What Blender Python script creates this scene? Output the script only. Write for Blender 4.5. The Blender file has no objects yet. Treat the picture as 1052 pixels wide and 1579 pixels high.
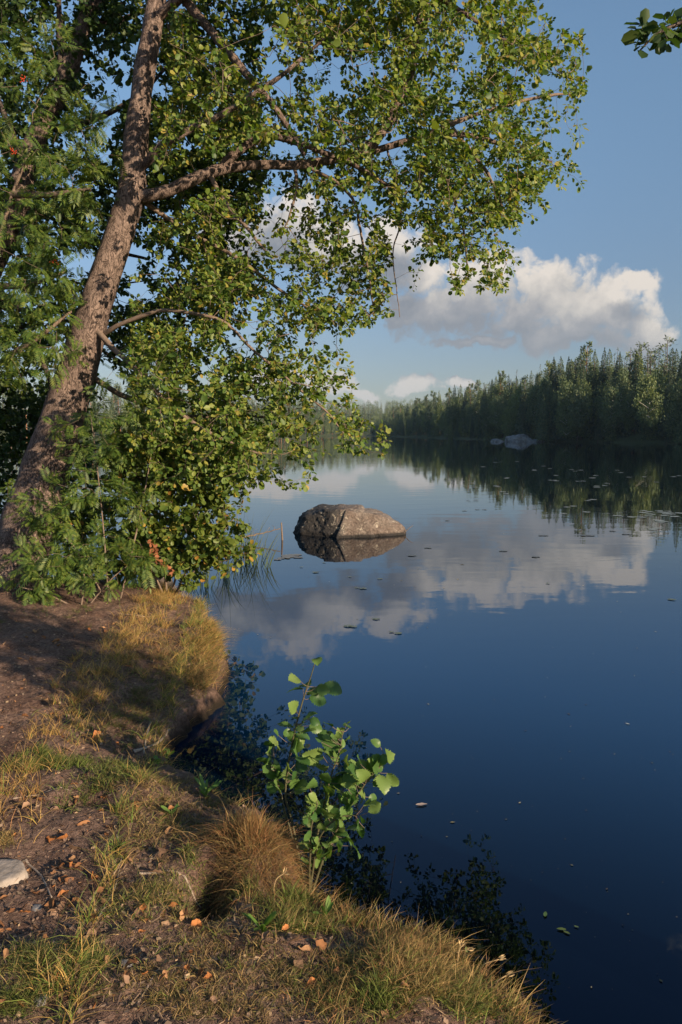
import bpy, math, random
import numpy as np
from mathutils import Vector, Matrix

SEED = 7
rng = np.random.default_rng(SEED)
random.seed(SEED)
S = bpy.context.scene
COL = S.collection
R = math.radians

# ------------------------------------------------------------------ camera
FPX, W0, H0, CAM_H = 1150.0, 1052.0, 1579.0, 2.2
PITCH = math.atan(122.0 / FPX)
cam_d = bpy.data.cameras.new('camera')
cam = bpy.data.objects.new('camera', cam_d)
COL.objects.link(cam)
cam.location = (0, 0, CAM_H)
cam.rotation_euler = (math.pi / 2 - PITCH, 0, 0)
cam_d.sensor_fit = 'VERTICAL'
cam_d.sensor_height = 36.0
cam_d.lens = 36.0 * FPX / H0
cam_d.clip_start = 0.05
cam_d.clip_end = 6000
S.camera = cam

# ------------------------------------------------------------------ exposure
S.view_settings.view_transform = 'Standard'
S.view_settings.look = 'None'
S.view_settings.gamma = 1.0
S.view_settings.exposure = 0.85
S.render.engine = 'CYCLES'
cy = S.cycles
cy.use_denoising = True
cy.max_bounces = 7
cy.diffuse_bounces = 3
cy.glossy_bounces = 3
cy.transmission_bounces = 3
cy.transparent_max_bounces = 4
cy.caustics_reflective = False
cy.caustics_refractive = False

# ------------------------------------------------------------------ sun
SUN_EL = R(16.5)
SUN_H = Vector((0.74, -0.67)).normalized()          # horizontal direction towards the sun
SUN_V = Vector((SUN_H.x * math.cos(SUN_EL), SUN_H.y * math.cos(SUN_EL), math.sin(SUN_EL)))
sd = bpy.data.lights.new('sun', 'SUN')
sd.energy = 5.0
sd.angle = R(0.5)
sd.color = (1.0, 0.79, 0.56)
so = bpy.data.objects.new('sun', sd)
COL.objects.link(so)
so.rotation_euler = SUN_V.to_track_quat('Z', 'Y').to_euler()


# ------------------------------------------------------------------ projection helpers
CP, SP = math.cos(PITCH), math.sin(PITCH)


def ray(px, py):
    a = (px - W0 / 2) / FPX
    b = (H0 / 2 - py) / FPX
    return np.array((a, CP + b * SP, -SP + b * CP))


def P(px, py, Y):
    d = ray(px, py)
    return np.array((0, 0, CAM_H)) + d * (Y / d[1])


def G(px, py, z=0.0):
    d = ray(px, py)
    return np.array((0, 0, CAM_H)) + d * ((z - CAM_H) / d[2])


def to_px(v):
    v = np.asarray(v, float)
    x, y, z = v[..., 0], v[..., 1], v[..., 2] - CAM_H
    f = y * CP - z * SP
    u = y * SP + z * CP
    f = np.where(f < 0.05, 0.05, f)
    return W0 / 2 + FPX * x / f, H0 / 2 - FPX * u / f


# ------------------------------------------------------------------ node helpers
def N(t, typ, **kw):
    n = t.nodes.new(typ)
    for k, v in kw.items():
        setattr(n, k, v)
    return n


def setin(n, **kw):
    for k, v in kw.items():
        n.inputs[k.replace('_', ' ')].default_value = v
    return n


def mth(t, op, a, b=None, c=None, clamp=False):
    n = N(t, 'ShaderNodeMath', operation=op, use_clamp=clamp)
    for i, v in enumerate((a, b, c)):
        if v is None:
            continue
        if isinstance(v, (int, float)):
            n.inputs[i].default_value = v
        else:
            t.links.new(v, n.inputs[i])
    return n.outputs[0]


def vmth(t, op, a, b=None):
    n = N(t, 'ShaderNodeVectorMath', operation=op)
    for i, v in enumerate((a, b)):
        if v is None:
            continue
        if isinstance(v, (tuple, list)):
            n.inputs[i].default_value = v
        else:
            t.links.new(v, n.inputs[i])
    return n.outputs['Value'] if op in ('LENGTH', 'DOT_PRODUCT') else n.outputs[0]


def mixc(t, f, a, b, mode='MIX'):
    n = N(t, 'ShaderNodeMix', data_type='RGBA', blend_type=mode)
    for i, v in ((0, f), (6, a), (7, b)):
        if isinstance(v, (int, float)):
            n.inputs[i].default_value = v
        elif isinstance(v, (tuple, list)):
            n.inputs[i].default_value = tuple(v) + ((1,) if len(v) == 3 else ())
        else:
            t.links.new(v, n.inputs[i])
    return n.outputs[2]


def ramp(t, fac, stops, interp='LINEAR'):
    n = N(t, 'ShaderNodeValToRGB')
    cr = n.color_ramp
    cr.interpolation = interp
    while len(cr.elements) < len(stops):
        cr.elements.new(0.5)
    for e, (p, c) in zip(cr.elements, stops):
        e.position = p
        e.color = tuple(c) + ((1,) if len(c) == 3 else ())
    t.links.new(fac, n.inputs[0])
    return n.outputs[0]


def noise(t, vec, scale, detail=4, rough=0.55, dist=0.0):
    n = N(t, 'ShaderNodeTexNoise')
    setin(n, Scale=scale, Detail=detail, Roughness=rough, Distortion=dist)
    if vec is not None:
        t.links.new(vec, n.inputs['Vector'])
    return n


def smooth(t, v, a, b):
    n = N(t, 'ShaderNodeMapRange', interpolation_type='SMOOTHSTEP')
    t.links.new(v, n.inputs[0])
    n.inputs[1].default_value = a
    n.inputs[2].default_value = b
    return n.outputs[0]


# ------------------------------------------------------------------ world: sky with clouds
world = bpy.data.worlds.new('World')
S.world = world
world.use_nodes = True
wt = world.node_tree
wt.nodes.clear()
sky = N(wt, 'ShaderNodeTexSky', sky_type='NISHITA')
sky.sun_disc = False
sky.sun_elevation = SUN_EL
sky.sun_rotation = math.atan2(SUN_H.x, SUN_H.y)
sky.altitude = 100
sky.air_density = 1.0
sky.dust_density = 0.6
sky.ozone_density = 1.6
SKY_STRENGTH = 0.067


def st(px, py):
    d = ray(px, py)
    return d[0] / d[1], d[2] / d[1]


# clouds: (px, py, rx, ry) in degrees-like sky units taken at their directions
CLOUDS = [
    # the big cumulus over the right forest
    (770, 456, 130, 78), (850, 464, 145, 82), (930, 482, 105, 64), (990, 512, 66, 46),
    (985, 438, 46, 20), (680, 478, 120, 50), (620, 470, 70, 34), (900, 512, 120, 30),
    # the cloud behind the foliage
    (430, 345, 120, 62), (520, 390, 110, 55), (610, 375, 75, 52), (640, 425, 80, 34), (370, 370, 90, 60),
    # low clouds over the far end of the lake
    (505, 590, 58, 24), (565, 606, 34, 15), (640, 594, 40, 17), (712, 598, 34, 10), (430, 585, 50, 24), (365, 600, 40, 22),
    # thin strip under the big one
    (735, 527, 75, 11), (785, 525, 20, 10),
    # clouds outside the frame
    (1350, 430, 130, 60), (1500, 500, 160, 70), (-250, 420, 160, 70), (1300, -250, 200, 70), (-300, 0, 220, 80),
]
# density of the clouds as a node group, so that it can be read twice (here and a little towards the sun)
grp = bpy.data.node_groups.new('cloud density', 'ShaderNodeTree')
grp.interface.new_socket('P', in_out='INPUT', socket_type='NodeSocketVector')
grp.interface.new_socket('D', in_out='OUTPUT', socket_type='NodeSocketFloat')
grp.interface.new_socket('E', in_out='OUTPUT', socket_type='NodeSocketFloat')
gi = N(grp, 'NodeGroupInput')
go_ = N(grp, 'NodeGroupOutput')
p_in = gi.outputs[0]
n1 = noise(grp, p_in, 15.0, 8, 0.62)
n1.noise_dimensions = '2D'
wv = vmth(grp, 'SCALE', vmth(grp, 'SUBTRACT', n1.outputs['Color'], (0.5, 0.5, 0.5)))
wv.node.inputs['Scale'].default_value = 0.05
pw = vmth(grp, 'ADD', p_in, wv)
acc = None
for (cx, cy_, rx, ry) in CLOUDS:
    s0, t0 = st(cx, cy_)
    k = 1.0 / (FPX * ray(cx, cy_)[1])
    q = vmth(grp, 'MULTIPLY', vmth(grp, 'SUBTRACT', pw, (s0, t0, 0)), (1 / (rx * k * 1.12), 1 / (ry * k * 1.12), 0))
    e = mth(grp, 'SUBTRACT', 0.9, vmth(grp, 'DOT_PRODUCT', q, q))
    acc = e if acc is None else mth(grp, 'SMOOTH_MAX', acc, e, 0.5)
acc = mth(grp, 'MINIMUM', acc, 1.1)
n2 = N(grp, 'ShaderNodeTexVoronoi', feature='F1', voronoi_dimensions='2D')
setin(n2, Scale=21.0, Detail=3.0, Roughness=0.6)
grp.links.new(pw, n2.inputs['Vector'])
dd = mth(grp, 'ADD', acc, mth(grp, 'MULTIPLY', mth(grp, 'SUBTRACT', n1.outputs[0], 0.45), 1.1))
dd = mth(grp, 'ADD', dd, mth(grp, 'MULTIPLY', mth(grp, 'SUBTRACT', 0.50, n2.outputs['Distance']), 0.55))
grp.links.new(dd, go_.inputs[0])
grp.links.new(acc, go_.inputs[1])

tc = N(wt, 'ShaderNodeTexCoord')
sx = N(wt, 'ShaderNodeSeparateXYZ')
wt.links.new(tc.outputs['Generated'], sx.inputs[0])
yy = mth(wt, 'MAXIMUM', sx.outputs[1], 0.02)
cb = N(wt, 'ShaderNodeCombineXYZ')
wt.links.new(mth(wt, 'DIVIDE', sx.outputs[0], yy), cb.inputs[0])
wt.links.new(mth(wt, 'DIVIDE', sx.outputs[2], yy), cb.inputs[1])


def density(vec):
    g = N(wt, 'ShaderNodeGroup')
    g.node_tree = grp
    wt.links.new(vec, g.inputs[0])
    return g.outputs[0], g.outputs[1]


d0, e0 = density(cb.outputs[0])
d1, e1 = density(vmth(wt, 'ADD', cb.outputs[0], (0.022, 0.040, 0)))
alpha = smooth(wt, d0, 0.04, 0.55)
lit = mth(wt, 'ADD', mth(wt, 'MULTIPLY', mth(wt, 'SUBTRACT', d0, d1), 0.30),
          mth(wt, 'MULTIPLY', mth(wt, 'SUBTRACT', e0, e1), 0.62))
shade_n = noise(wt, cb.outputs[0], 9.0, 5, 0.6)
shade_n.noise_dimensions = '2D'
lit = mth(wt, 'ADD', lit, mth(wt, 'MULTIPLY', mth(wt, 'SUBTRACT', shade_n.outputs[0], 0.5), 1.1))
lit = mth(wt, 'ADD', lit, 0.15, clamp=True)
ccol = ramp(wt, lit, [(0.0, (0.145, 0.155, 0.175)), (0.3, (0.205, 0.205, 0.215)), (0.65, (0.34, 0.318, 0.295)), (1.0, (0.46, 0.415, 0.37))])
# low clouds melt into the air near the horizon
hz = smooth(wt, sx.outputs[2], 0.20, 0.02)
ccol = mixc(wt, mth(wt, 'MULTIPLY', hz, 0.5), ccol, (0.25, 0.26, 0.28))
tintc = mixc(wt, smooth(wt, sx.outputs[2], 0.02, 0.5), (SKY_STRENGTH * 0.66, SKY_STRENGTH * 0.64, SKY_STRENGTH * 0.76), (SKY_STRENGTH * 1.30, SKY_STRENGTH * 1.40, SKY_STRENGTH * 1.42))
sky_c = mixc(wt, 1.0, sky.outputs[0], tintc, 'MULTIPLY')
hs = N(wt, 'ShaderNodeHueSaturation')
setin(hs, Saturation=1.0, Value=1.0)
wt.links.new(sky_c, hs.inputs['Color'])
front = mth(wt, 'GREATER_THAN', sx.outputs[1], 0.03)
up = mth(wt, 'GREATER_THAN', sx.outputs[2], -0.02)
af = mth(wt, 'MULTIPLY', mth(wt, 'MULTIPLY', alpha, front), mth(wt, 'MULTIPLY', up, 0.95))
fin = mixc(wt, af, hs.outputs[0], ccol)
bg = N(wt, 'ShaderNodeBackground')
wt.links.new(fin, bg.inputs[0])
bg.inputs[1].default_value = 1.0
wo = N(wt, 'ShaderNodeOutputWorld')
wt.links.new(bg.outputs[0], wo.inputs[0])
world.cycles.sampling_method = 'MANUAL'
world.cycles.sample_map_resolution = 256


# ------------------------------------------------------------------ noise in numpy
def _h(ix, iy, seed):
    n = (ix.astype(np.int64) * 374761393 + iy.astype(np.int64) * 668265263 + seed * 1442695041) & 0x7fffffff
    n = ((n ^ (n >> 13)) * 1274126177) & 0x7fffffff
    return ((n ^ (n >> 16)) & 0xffff) / 65535.0


def vnoise(x, y, seed=0):
    ix, iy = np.floor(x), np.floor(y)
    fx, fy = x - ix, y - iy
    fx = fx * fx * (3 - 2 * fx)
    fy = fy * fy * (3 - 2 * fy)
    a, b = _h(ix, iy, seed), _h(ix + 1, iy, seed)
    c, d = _h(ix, iy + 1, seed), _h(ix + 1, iy + 1, seed)
    return (a * (1 - fx) + b * fx) * (1 - fy) + (c * (1 - fx) + d * fx) * fy


def fbm(x, y, oct=4, seed=0, gain=0.5):
    x, y = np.asarray(x, float), np.asarray(y, float)
    s = np.zeros_like(x)
    a, tot = 1.0, 0.0
    for o in range(oct):
        s += a * (vnoise(x * 2 ** o + 17.3 * o, y * 2 ** o - 9.1 * o, seed + o) - 0.5)
        tot += a
        a *= gain
    return s / tot * 2


def sdf(x, y, poly):
    """signed distance to a closed polygon, positive inside"""
    x, y = np.asarray(x, float), np.asarray(y, float)
    p = np.asarray(poly, float)
    dmin = np.full(x.shape, 1e18)
    inside = np.zeros(x.shape, bool)
    for i in range(len(p)):
        ax, ay = p[i - 1]
        bx, by = p[i]
        ex, ey = bx - ax, by - ay
        t_ = np.clip(((x - ax) * ex + (y - ay) * ey) / max(ex * ex + ey * ey, 1e-12), 0, 1)
        dx, dy = x - ax - t_ * ex, y - ay - t_ * ey
        dmin = np.minimum(dmin, dx * dx + dy * dy)
        if by != ay:
            c = ((ay > y) != (by > y)) & (x < (bx - ax) * (y - ay) / (by - ay) + ax)
            inside ^= c
    d = np.sqrt(dmin)
    return np.where(inside, d, -d)


# ------------------------------------------------------------------ mesh helpers
def mesh_np(name, verts, faces, mats=None, fmat=None, smooth_=False, attr=None):
    """faces: (M,3) or (M,4) int array"""
    me = bpy.data.meshes.new(name)
    verts = np.asarray(verts, np.float32)
    faces = np.asarray(faces, np.int32)
    k = faces.shape[1]
    me.vertices.add(len(verts))
    me.vertices.foreach_set('co', verts.ravel())
    me.loops.add(faces.size)
    me.loops.foreach_set('vertex_index', faces.ravel())
    me.polygons.add(len(faces))
    me.polygons.foreach_set('loop_start', np.arange(0, faces.size, k, dtype=np.int32))
    me.polygons.foreach_set('loop_total', np.full(len(faces), k, np.int32))
    for m in (mats if isinstance(mats, (list, tuple)) else [mats] if mats else []):
        me.materials.append(m)
    if fmat is not None:
        me.polygons.foreach_set('material_index', np.asarray(fmat, np.int32))
    if smooth_ is not False:
        me.polygons.foreach_set('use_smooth', np.full(len(faces), True) if smooth_ is True else np.asarray(smooth_, bool))
    if attr is not None:
        ca = me.color_attributes.new('tint', 'FLOAT_COLOR', 'POINT')
        c4 = np.ones((len(verts), 4), np.float32)
        c4[:, :3] = attr
        ca.data.foreach_set('color', c4.ravel())
    me.update(calc_edges=True)
    return me


def link(name, me, parent=None, loc=None):
    o = bpy.data.objects.new(name, me)
    COL.objects.link(o)
    if parent is not None:
        o.parent = parent
    if loc is not None:
        o.location = loc
    return o


def tag(o, label=None, cat=None, group=None, kind=None):
    if label:
        o['label'] = label
    if cat:
        o['category'] = cat
    if group:
        o['group'] = group
    if kind:
        o['kind'] = kind
    return o


def thing(name, loc, label, cat, group=None):
    o = bpy.data.objects.new(name, None)
    o.empty_display_size = 0.2
    COL.objects.link(o)
    o.location = tuple(float(c) for c in loc)
    return tag(o, label, cat, group)


def part(parent, name, verts, faces, mat, world_space=True, **kw):
    v = np.asarray(verts, float)
    if world_space:
        v = v - np.array(parent.location)
    return link(name, mesh_np(name, v, faces, mat, **kw), parent)


class Bag:
    """collects quads"""
    def __init__(s):
        s.v, s.f, s.n, s.c, s.m = [], [], 0, [], []

    def add(s, v, f, col=None, mi=0):
        v = np.asarray(v, float).reshape(-1, 3)
        f = np.asarray(f, int)
        s.v.append(v)
        s.f.append(f + s.n)
        s.n += len(v)
        s.m.append(np.full(len(f), mi, int))
        if col is not None:
            s.c.append(np.broadcast_to(np.asarray(col, float), (len(v), 3)))

    def get(s):
        return np.concatenate(s.v), np.concatenate(s.f)

    def col(s):
        return np.concatenate(s.c) if s.c else None

    def mi(s):
        return np.concatenate(s.m)


def norm(v):
    v = np.asarray(v, float)
    return v / np.maximum(np.linalg.norm(v, axis=-1, keepdims=True), 1e-9)


def tube(pts, rad, sides=6, cap=True, rough=0.0, seed=0):
    pts = np.asarray(pts, float)
    rad = np.broadcast_to(np.asarray(rad, float), (len(pts),))
    tg = norm(np.gradient(pts, axis=0)) if len(pts) > 2 else norm(np.repeat([pts[-1] - pts[0]], len(pts), 0))
    ref = np.array((0.31, 0.22, 0.93)) if abs(tg[0][2]) < 0.8 else np.array((1.0, 0.1, 0.0))
    u = np.zeros_like(pts)
    prev = norm(np.cross(tg[0], ref))
    for i in range(len(pts)):
        prev = norm(prev - tg[i] * np.dot(prev, tg[i]))
        u[i] = prev
    w = np.cross(tg, u)
    ang = np.linspace(0, 2 * np.pi, sides, endpoint=False)
    rr = rad[:, None] * np.ones((1, sides))
    if rough:
        ii = np.arange(len(pts))[:, None] * 0.35
        cs = np.cos(ang)[None] * 1.6 + 5
        sn = np.sin(ang)[None] * 1.6 + 9
        rr = rr * (1 + rough * fbm(ii + cs, sn + ii * 0.6, 3, seed))
    v = pts[:, None, :] + rr[..., None] * (np.cos(ang)[None, :, None] * u[:, None, :] + np.sin(ang)[None, :, None] * w[:, None, :])
    v = v.reshape(-1, 3)
    i, j = np.meshgrid(np.arange(len(pts) - 1), np.arange(sides), indexing='ij')
    a = i * sides + j
    b = i * sides + (j + 1) % sides
    f = np.stack((a, b, b + sides, a + sides), -1).reshape(-1, 4)
    if cap:
        n = len(v)
        v = np.vstack((v, pts[-1] + tg[-1] * rad[-1] * 0.5))
        l = (len(pts) - 1) * sides
        cf = np.array([(l + k, l + (k + 1) % sides, n, n) for k in range(sides)])
        # a degenerate quad would be flagged: use sides in pairs
        cf = np.array([(l + k, l + (k + 1) % sides, l + (k + 2) % sides, n) for k in range(0, sides - 1, 2)])
        f = np.vstack((f, cf))
    return v, f


def spline(pts, n):
    """Catmull-Rom through points (any dimension) sampled at n"""
    p = np.asarray(pts, float)
    p = np.vstack((2 * p[0] - p[1], p, 2 * p[-1] - p[-2]))
    m = len(p) - 3
    t_ = np.linspace(0, m - 1e-6, n)
    i = np.floor(t_).astype(int)
    f = (t_ - i)[:, None]
    a, b, c, d = p[i], p[i + 1], p[i + 2], p[i + 3]
    return 0.5 * ((2 * b) + (c - a) * f + (2 * a - 5 * b + 4 * c - d) * f ** 2 + (3 * b - a - 3 * c + d) * f ** 3)


def frames(axis, nrm):
    axis = norm(axis)
    nrm = nrm - axis * np.sum(axis * nrm, -1, keepdims=True)
    nrm = norm(nrm)
    return axis, np.cross(nrm, axis), nrm


def stamp(pos, axis, nrm, length, width, tv, tf, curl=None):
    """stamp a template (x across -0.5..0.5, y along 0..1, z normal) at many places"""
    a, s, n = frames(axis, nrm)
    L = np.asarray(length)[:, None, None]
    Wd = np.asarray(width)[:, None, None]
    tz = tv[None, :, 2:3]
    v = pos[:, None, :] + a[:, None, :] * (tv[None, :, 1:2] * L) + s[:, None, :] * (tv[None, :, 0:1] * Wd) + n[:, None, :] * (tz * Wd)
    k = len(tv)
    f = tf[None] + (np.arange(len(pos)) * k)[:, None, None]
    return v.reshape(-1, 3), f.reshape(-1, tf.shape[1])


# round alder-like leaf folded along its midrib; 2 quads
LEAF_V = np.array([(0, 0, 0), (0.46, 0.42, 0.10), (0.38, 0.84, 0.08), (0, 1, -0.06), (-0.38, 0.84, 0.08), (-0.46, 0.42, 0.10)], float)
LEAF_F = np.array([(0, 1, 2, 3), (0, 3, 4, 5)])
# a plain bent diamond
DIA_V = np.array([(0, 0, 0), (0.5, 0.45, 0.12), (0, 1, -0.05), (-0.5, 0.45, 0.12)], float)
DIA_F = np.array([(0, 1, 2, 3)])


# ------------------------------------------------------------------ materials
def mat(name):
    m = bpy.data.materials.new(name)
    m.use_nodes = True
    t = m.node_tree
    t.nodes.clear()
    out = N(t, 'ShaderNodeOutputMaterial')
    b = N(t, 'ShaderNodeBsdfPrincipled')
    t.links.new(b.outputs[0], out.inputs[0])
    return m, t, b, out


def leaf_mat(name, stops, transl=0.35, rough=0.5, tcol=None, spec=0.35, kinds=0.0):
    m, t, b, out = mat(name)
    g = N(t, 'ShaderNodeNewGeometry')
    c = ramp(t, g.outputs['Random Per Island'], stops)
    tx = N(t, 'ShaderNodeTexCoord')
    n = noise(t, tx.outputs['Object'], 0.9, 3)
    c = mixc(t, mth(t, 'MULTIPLY', smooth(t, n.outputs[0], 0.35, 0.7), 0.45), c, mixc(t, 1.0, c, (1.25, 1.05, 0.7), 'MULTIPLY'))
    if kinds:       # trees of one wood differ from one to the next
        oi = N(t, 'ShaderNodeObjectInfo')
        c = mixc(t, 1.0, c, ramp(t, oi.outputs['Random'], [(0.0, (1 - kinds, 1 - kinds, 1 - kinds * .8)), (0.5, (1, 1, 1)), (1.0, (1 + kinds * 1.4, 1 + kinds, 1 - kinds * .3))]), 'MULTIPLY')
    t.links.new(c, b.inputs['Base Color'])
    setin(b, Roughness=rough)
    b.inputs['Specular IOR Level'].default_value = spec
    tr = N(t, 'ShaderNodeBsdfTranslucent')
    t.links.new(mixc(t, 1.0, c, tcol or (1.5, 1.6, 0.5), 'MULTIPLY'), tr.inputs[0])
    mx = N(t, 'ShaderNodeMixShader')
    mx.inputs[0].default_value = transl
    t.links.new(b.outputs[0], mx.inputs[1])
    t.links.new(tr.outputs[0], mx.inputs[2])
    t.links.new(mx.outputs[0], out.inputs[0])
    return m


def bark_mat(name, dark, mid, light, scale=1.0, bump=0.6):
    m, t, b, out = mat(name)
    tx = N(t, 'ShaderNodeTexCoord')
    mp = N(t, 'ShaderNodeMapping')
    mp.inputs['Scale'].default_value = (scale, scale, scale * 0.42)
    t.links.new(tx.outputs['Object'], mp.inputs[0])
    n1 = noise(t, mp.outputs[0], 26, 6, 0.65, 0.6)
    n2 = noise(t, mp.outputs[0], 5, 3, 0.5)
    n4 = noise(t, mp.outputs[0], 60, 4, 0.7, 1.2)
    n5 = noise(t, mp.outputs[0], 13, 5, 0.7, 1.6)
    rg = mth(t, 'ABSOLUTE', mth(t, 'SUBTRACT', n5.outputs[0], 0.5))
    cr = mth(t, 'MULTIPLY', smooth(t, rg, 0.0, 0.05), mth(t, 'ADD', 0.45, mth(t, 'MULTIPLY', smooth(t, n4.outputs[0], 0.35, 0.55), 0.55)))
    c = ramp(t, n1.outputs[0], [(0.3, mid), (0.5, light), (0.72, mid)])
    c = mixc(t, smooth(t, n2.outputs[0], 0.45, 0.7), c, mixc(t, 1.0, c, (0.62, 0.62, 0.66), 'MULTIPLY'))
    c = mixc(t, cr, dark, c)
    t.links.new(c, b.inputs['Base Color'])
    setin(b, Roughness=0.9)
    b.inputs['Specular IOR Level'].default_value = 0.2
    h = mth(t, 'ADD', mth(t, 'MULTIPLY', cr, 0.7), mth(t, 'MULTIPLY', n1.outputs[0], 0.6))
    bp = N(t, 'ShaderNodeBump')
    setin(bp, Strength=bump, Distance=0.02)
    t.links.new(h, bp.inputs['Height'])
    t.links.new(bp.outputs[0], b.inputs['Normal'])
    return m


def tint_mat(name, rough=0.7, transl=0.25, vary=0.25, spec=0.25):
    """colour of each blade or leaf comes from the mesh"""
    m, t, b, out = mat(name)
    at = N(t, 'ShaderNodeAttribute', attribute_name='tint')
    g = N(t, 'ShaderNodeNewGeometry')
    k = mth(t, 'ADD', 1 - vary, mth(t, 'MULTIPLY', g.outputs['Random Per Island'], 2 * vary))
    hs_ = N(t, 'ShaderNodeHueSaturation')
    t.links.new(at.outputs['Color'], hs_.inputs['Color'])
    t.links.new(k, hs_.inputs['Value'])
    t.links.new(hs_.outputs[0], b.inputs['Base Color'])
    setin(b, Roughness=rough)
    b.inputs['Specular IOR Level'].default_value = spec
    tr = N(t, 'ShaderNodeBsdfTranslucent')
    t.links.new(mixc(t, 1.0, hs_.outputs[0], (1.3, 1.3, 0.7), 'MULTIPLY'), tr.inputs[0])
    mx = N(t, 'ShaderNodeMixShader')
    mx.inputs[0].default_value = transl
    t.links.new(b.outputs[0], mx.inputs[1])
    t.links.new(tr.outputs[0], mx.inputs[2])
    t.links.new(mx.outputs[0], out.inputs[0])
    return m


def plain_mat(name, col, rough=0.8, var=0.3, scale=20, bump=0.3):
    m, t, b, out = mat(name)
    tx = N(t, 'ShaderNodeTexCoord')
    n = noise(t, tx.outputs['Object'], scale, 5, 0.6)
    lo = tuple(c * (1 - var) for c in col)
    hi = tuple(min(1, c * (1 + var)) for c in col)
    c = ramp(t, n.outputs[0], [(0.3, lo), (0.7, hi)])
    t.links.new(c, b.inputs['Base Color'])
    setin(b, Roughness=rough)
    b.inputs['Specular IOR Level'].default_value = 0.25
    bp = N(t, 'ShaderNodeBump')
    setin(bp, Strength=bump, Distance=0.01)
    t.links.new(n.outputs[0], bp.inputs['Height'])
    t.links.new(bp.outputs[0], b.inputs['Normal'])
    return m


M_ALDER = leaf_mat('alder leaf', [(0.0, (0.048, 0.098, 0.020)), (0.35, (0.095, 0.158, 0.028)), (0.7, (0.158, 0.210, 0.040)), (0.93, (0.23, 0.25, 0.055)), (1.0, (0.30, 0.22, 0.05))])
M_ALDER_SHADE = leaf_mat('shaded alder leaf', [(0.0, (0.025, 0.055, 0.016)), (0.6, (0.045, 0.085, 0.022)), (1.0, (0.08, 0.12, 0.03))])  # darker copy of the alder leaf, shade painted into its colour
M_SHRUB = leaf_mat('shrub leaf', [(0.0, (0.055, 0.100, 0.020)), (0.5, (0.105, 0.155, 0.030)), (0.9, (0.150, 0.185, 0.035)), (0.96, (0.32, 0.27, 0.05)), (1.0, (0.38, 0.20, 0.05))])
M_ROWAN = leaf_mat('rowan leaf', [(0.0, (0.045, 0.090, 0.018)), (0.6, (0.080, 0.135, 0.024)), (1.0, (0.150, 0.185, 0.036))])
M_SAPLEAF = leaf_mat('sapling leaf', [(0.0, (0.045, 0.110, 0.032)), (0.5, (0.100, 0.185, 0.048)), (1.0, (0.18, 0.255, 0.075))], transl=0.3, rough=0.42)
M_BARK = bark_mat('alder bark', (0.036, 0.026, 0.022), (0.155, 0.108, 0.088), (0.270, 0.200, 0.165))
M_BARK_SHADE = bark_mat('shaded bark', (0.025, 0.02, 0.018), (0.09, 0.07, 0.058), (0.16, 0.125, 0.105))  # alder bark with the shade put into the colour, for shaded branches
M_TWIG = plain_mat('twig bark', (0.17, 0.125, 0.095), 0.85, 0.35, 30)
M_GRASS = tint_mat('grass blade')
M_LITTER = tint_mat('litter', rough=0.9, transl=0.0, vary=0.35)
M_DEADLEAF = tint_mat('dead leaf', rough=0.75, transl=0.2, vary=0.2)
M_PAD = tint_mat('lily pad', rough=0.35, transl=0.05, vary=0.2, spec=0.5)
M_BERRY = plain_mat('berry', (0.55, 0.06, 0.02), 0.4, 0.2, 20, 0.0)

# ================================================================== SETTING
# near bank outline (edge of the turf), photo pixels projected on a plane just above the water
BANK_PX = [(-700, 862), (-300, 872), (0, 884), (150, 893), (255, 904), (306, 928), (332, 972), (345, 1018), (332, 1062),
           (275, 1105), (243, 1135), (238, 1160), (268, 1186), (330, 1215), (400, 1248), (436, 1300), (446, 1372),
           (515, 1404), (600, 1424), (678, 1456), (712, 1490), (778, 1532), (838, 1600)]
BANK = [tuple(G(a, b, 0.14)[:2]) for a, b in BANK_PX]
BANK += [(1.25, 1.25), (1.9, 0.9), (2.35, 1.6), (2.75, 3.2), (3.4, 4.6), (5.0, 5.6), (9, 6.0), (25, 3), (60, -10), (140, -60), (140, -300),
         (-140, -300), (-140, 0), (-60, 12)]
# the open lake (outside of it the land rises)
RIGHT_SHORE = [(120, 40), (95, 70), (78, 105), (66, 140), (62, 168), (50, 181), (46, 205), (44.5, 235), (41, 300), (38, 361), (27, 480), (22, 590)]
LEFT_SHORE = [(16, 640), (4, 600), (3, 545), (-10, 440), (-36, 330), (-62, 265), (-82, 218), (-120, 170), (-150, 90)]
LAKE = RIGHT_SHORE + LEFT_SHORE + [(-190, -60), (-190, -340), (190, -340), (150, -60)]

MOUNDS = []     # (x, y, radius x, radius y, height)


def g2(px, py, z=0.3):
    return G(px, py, z)[:2]


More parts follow.
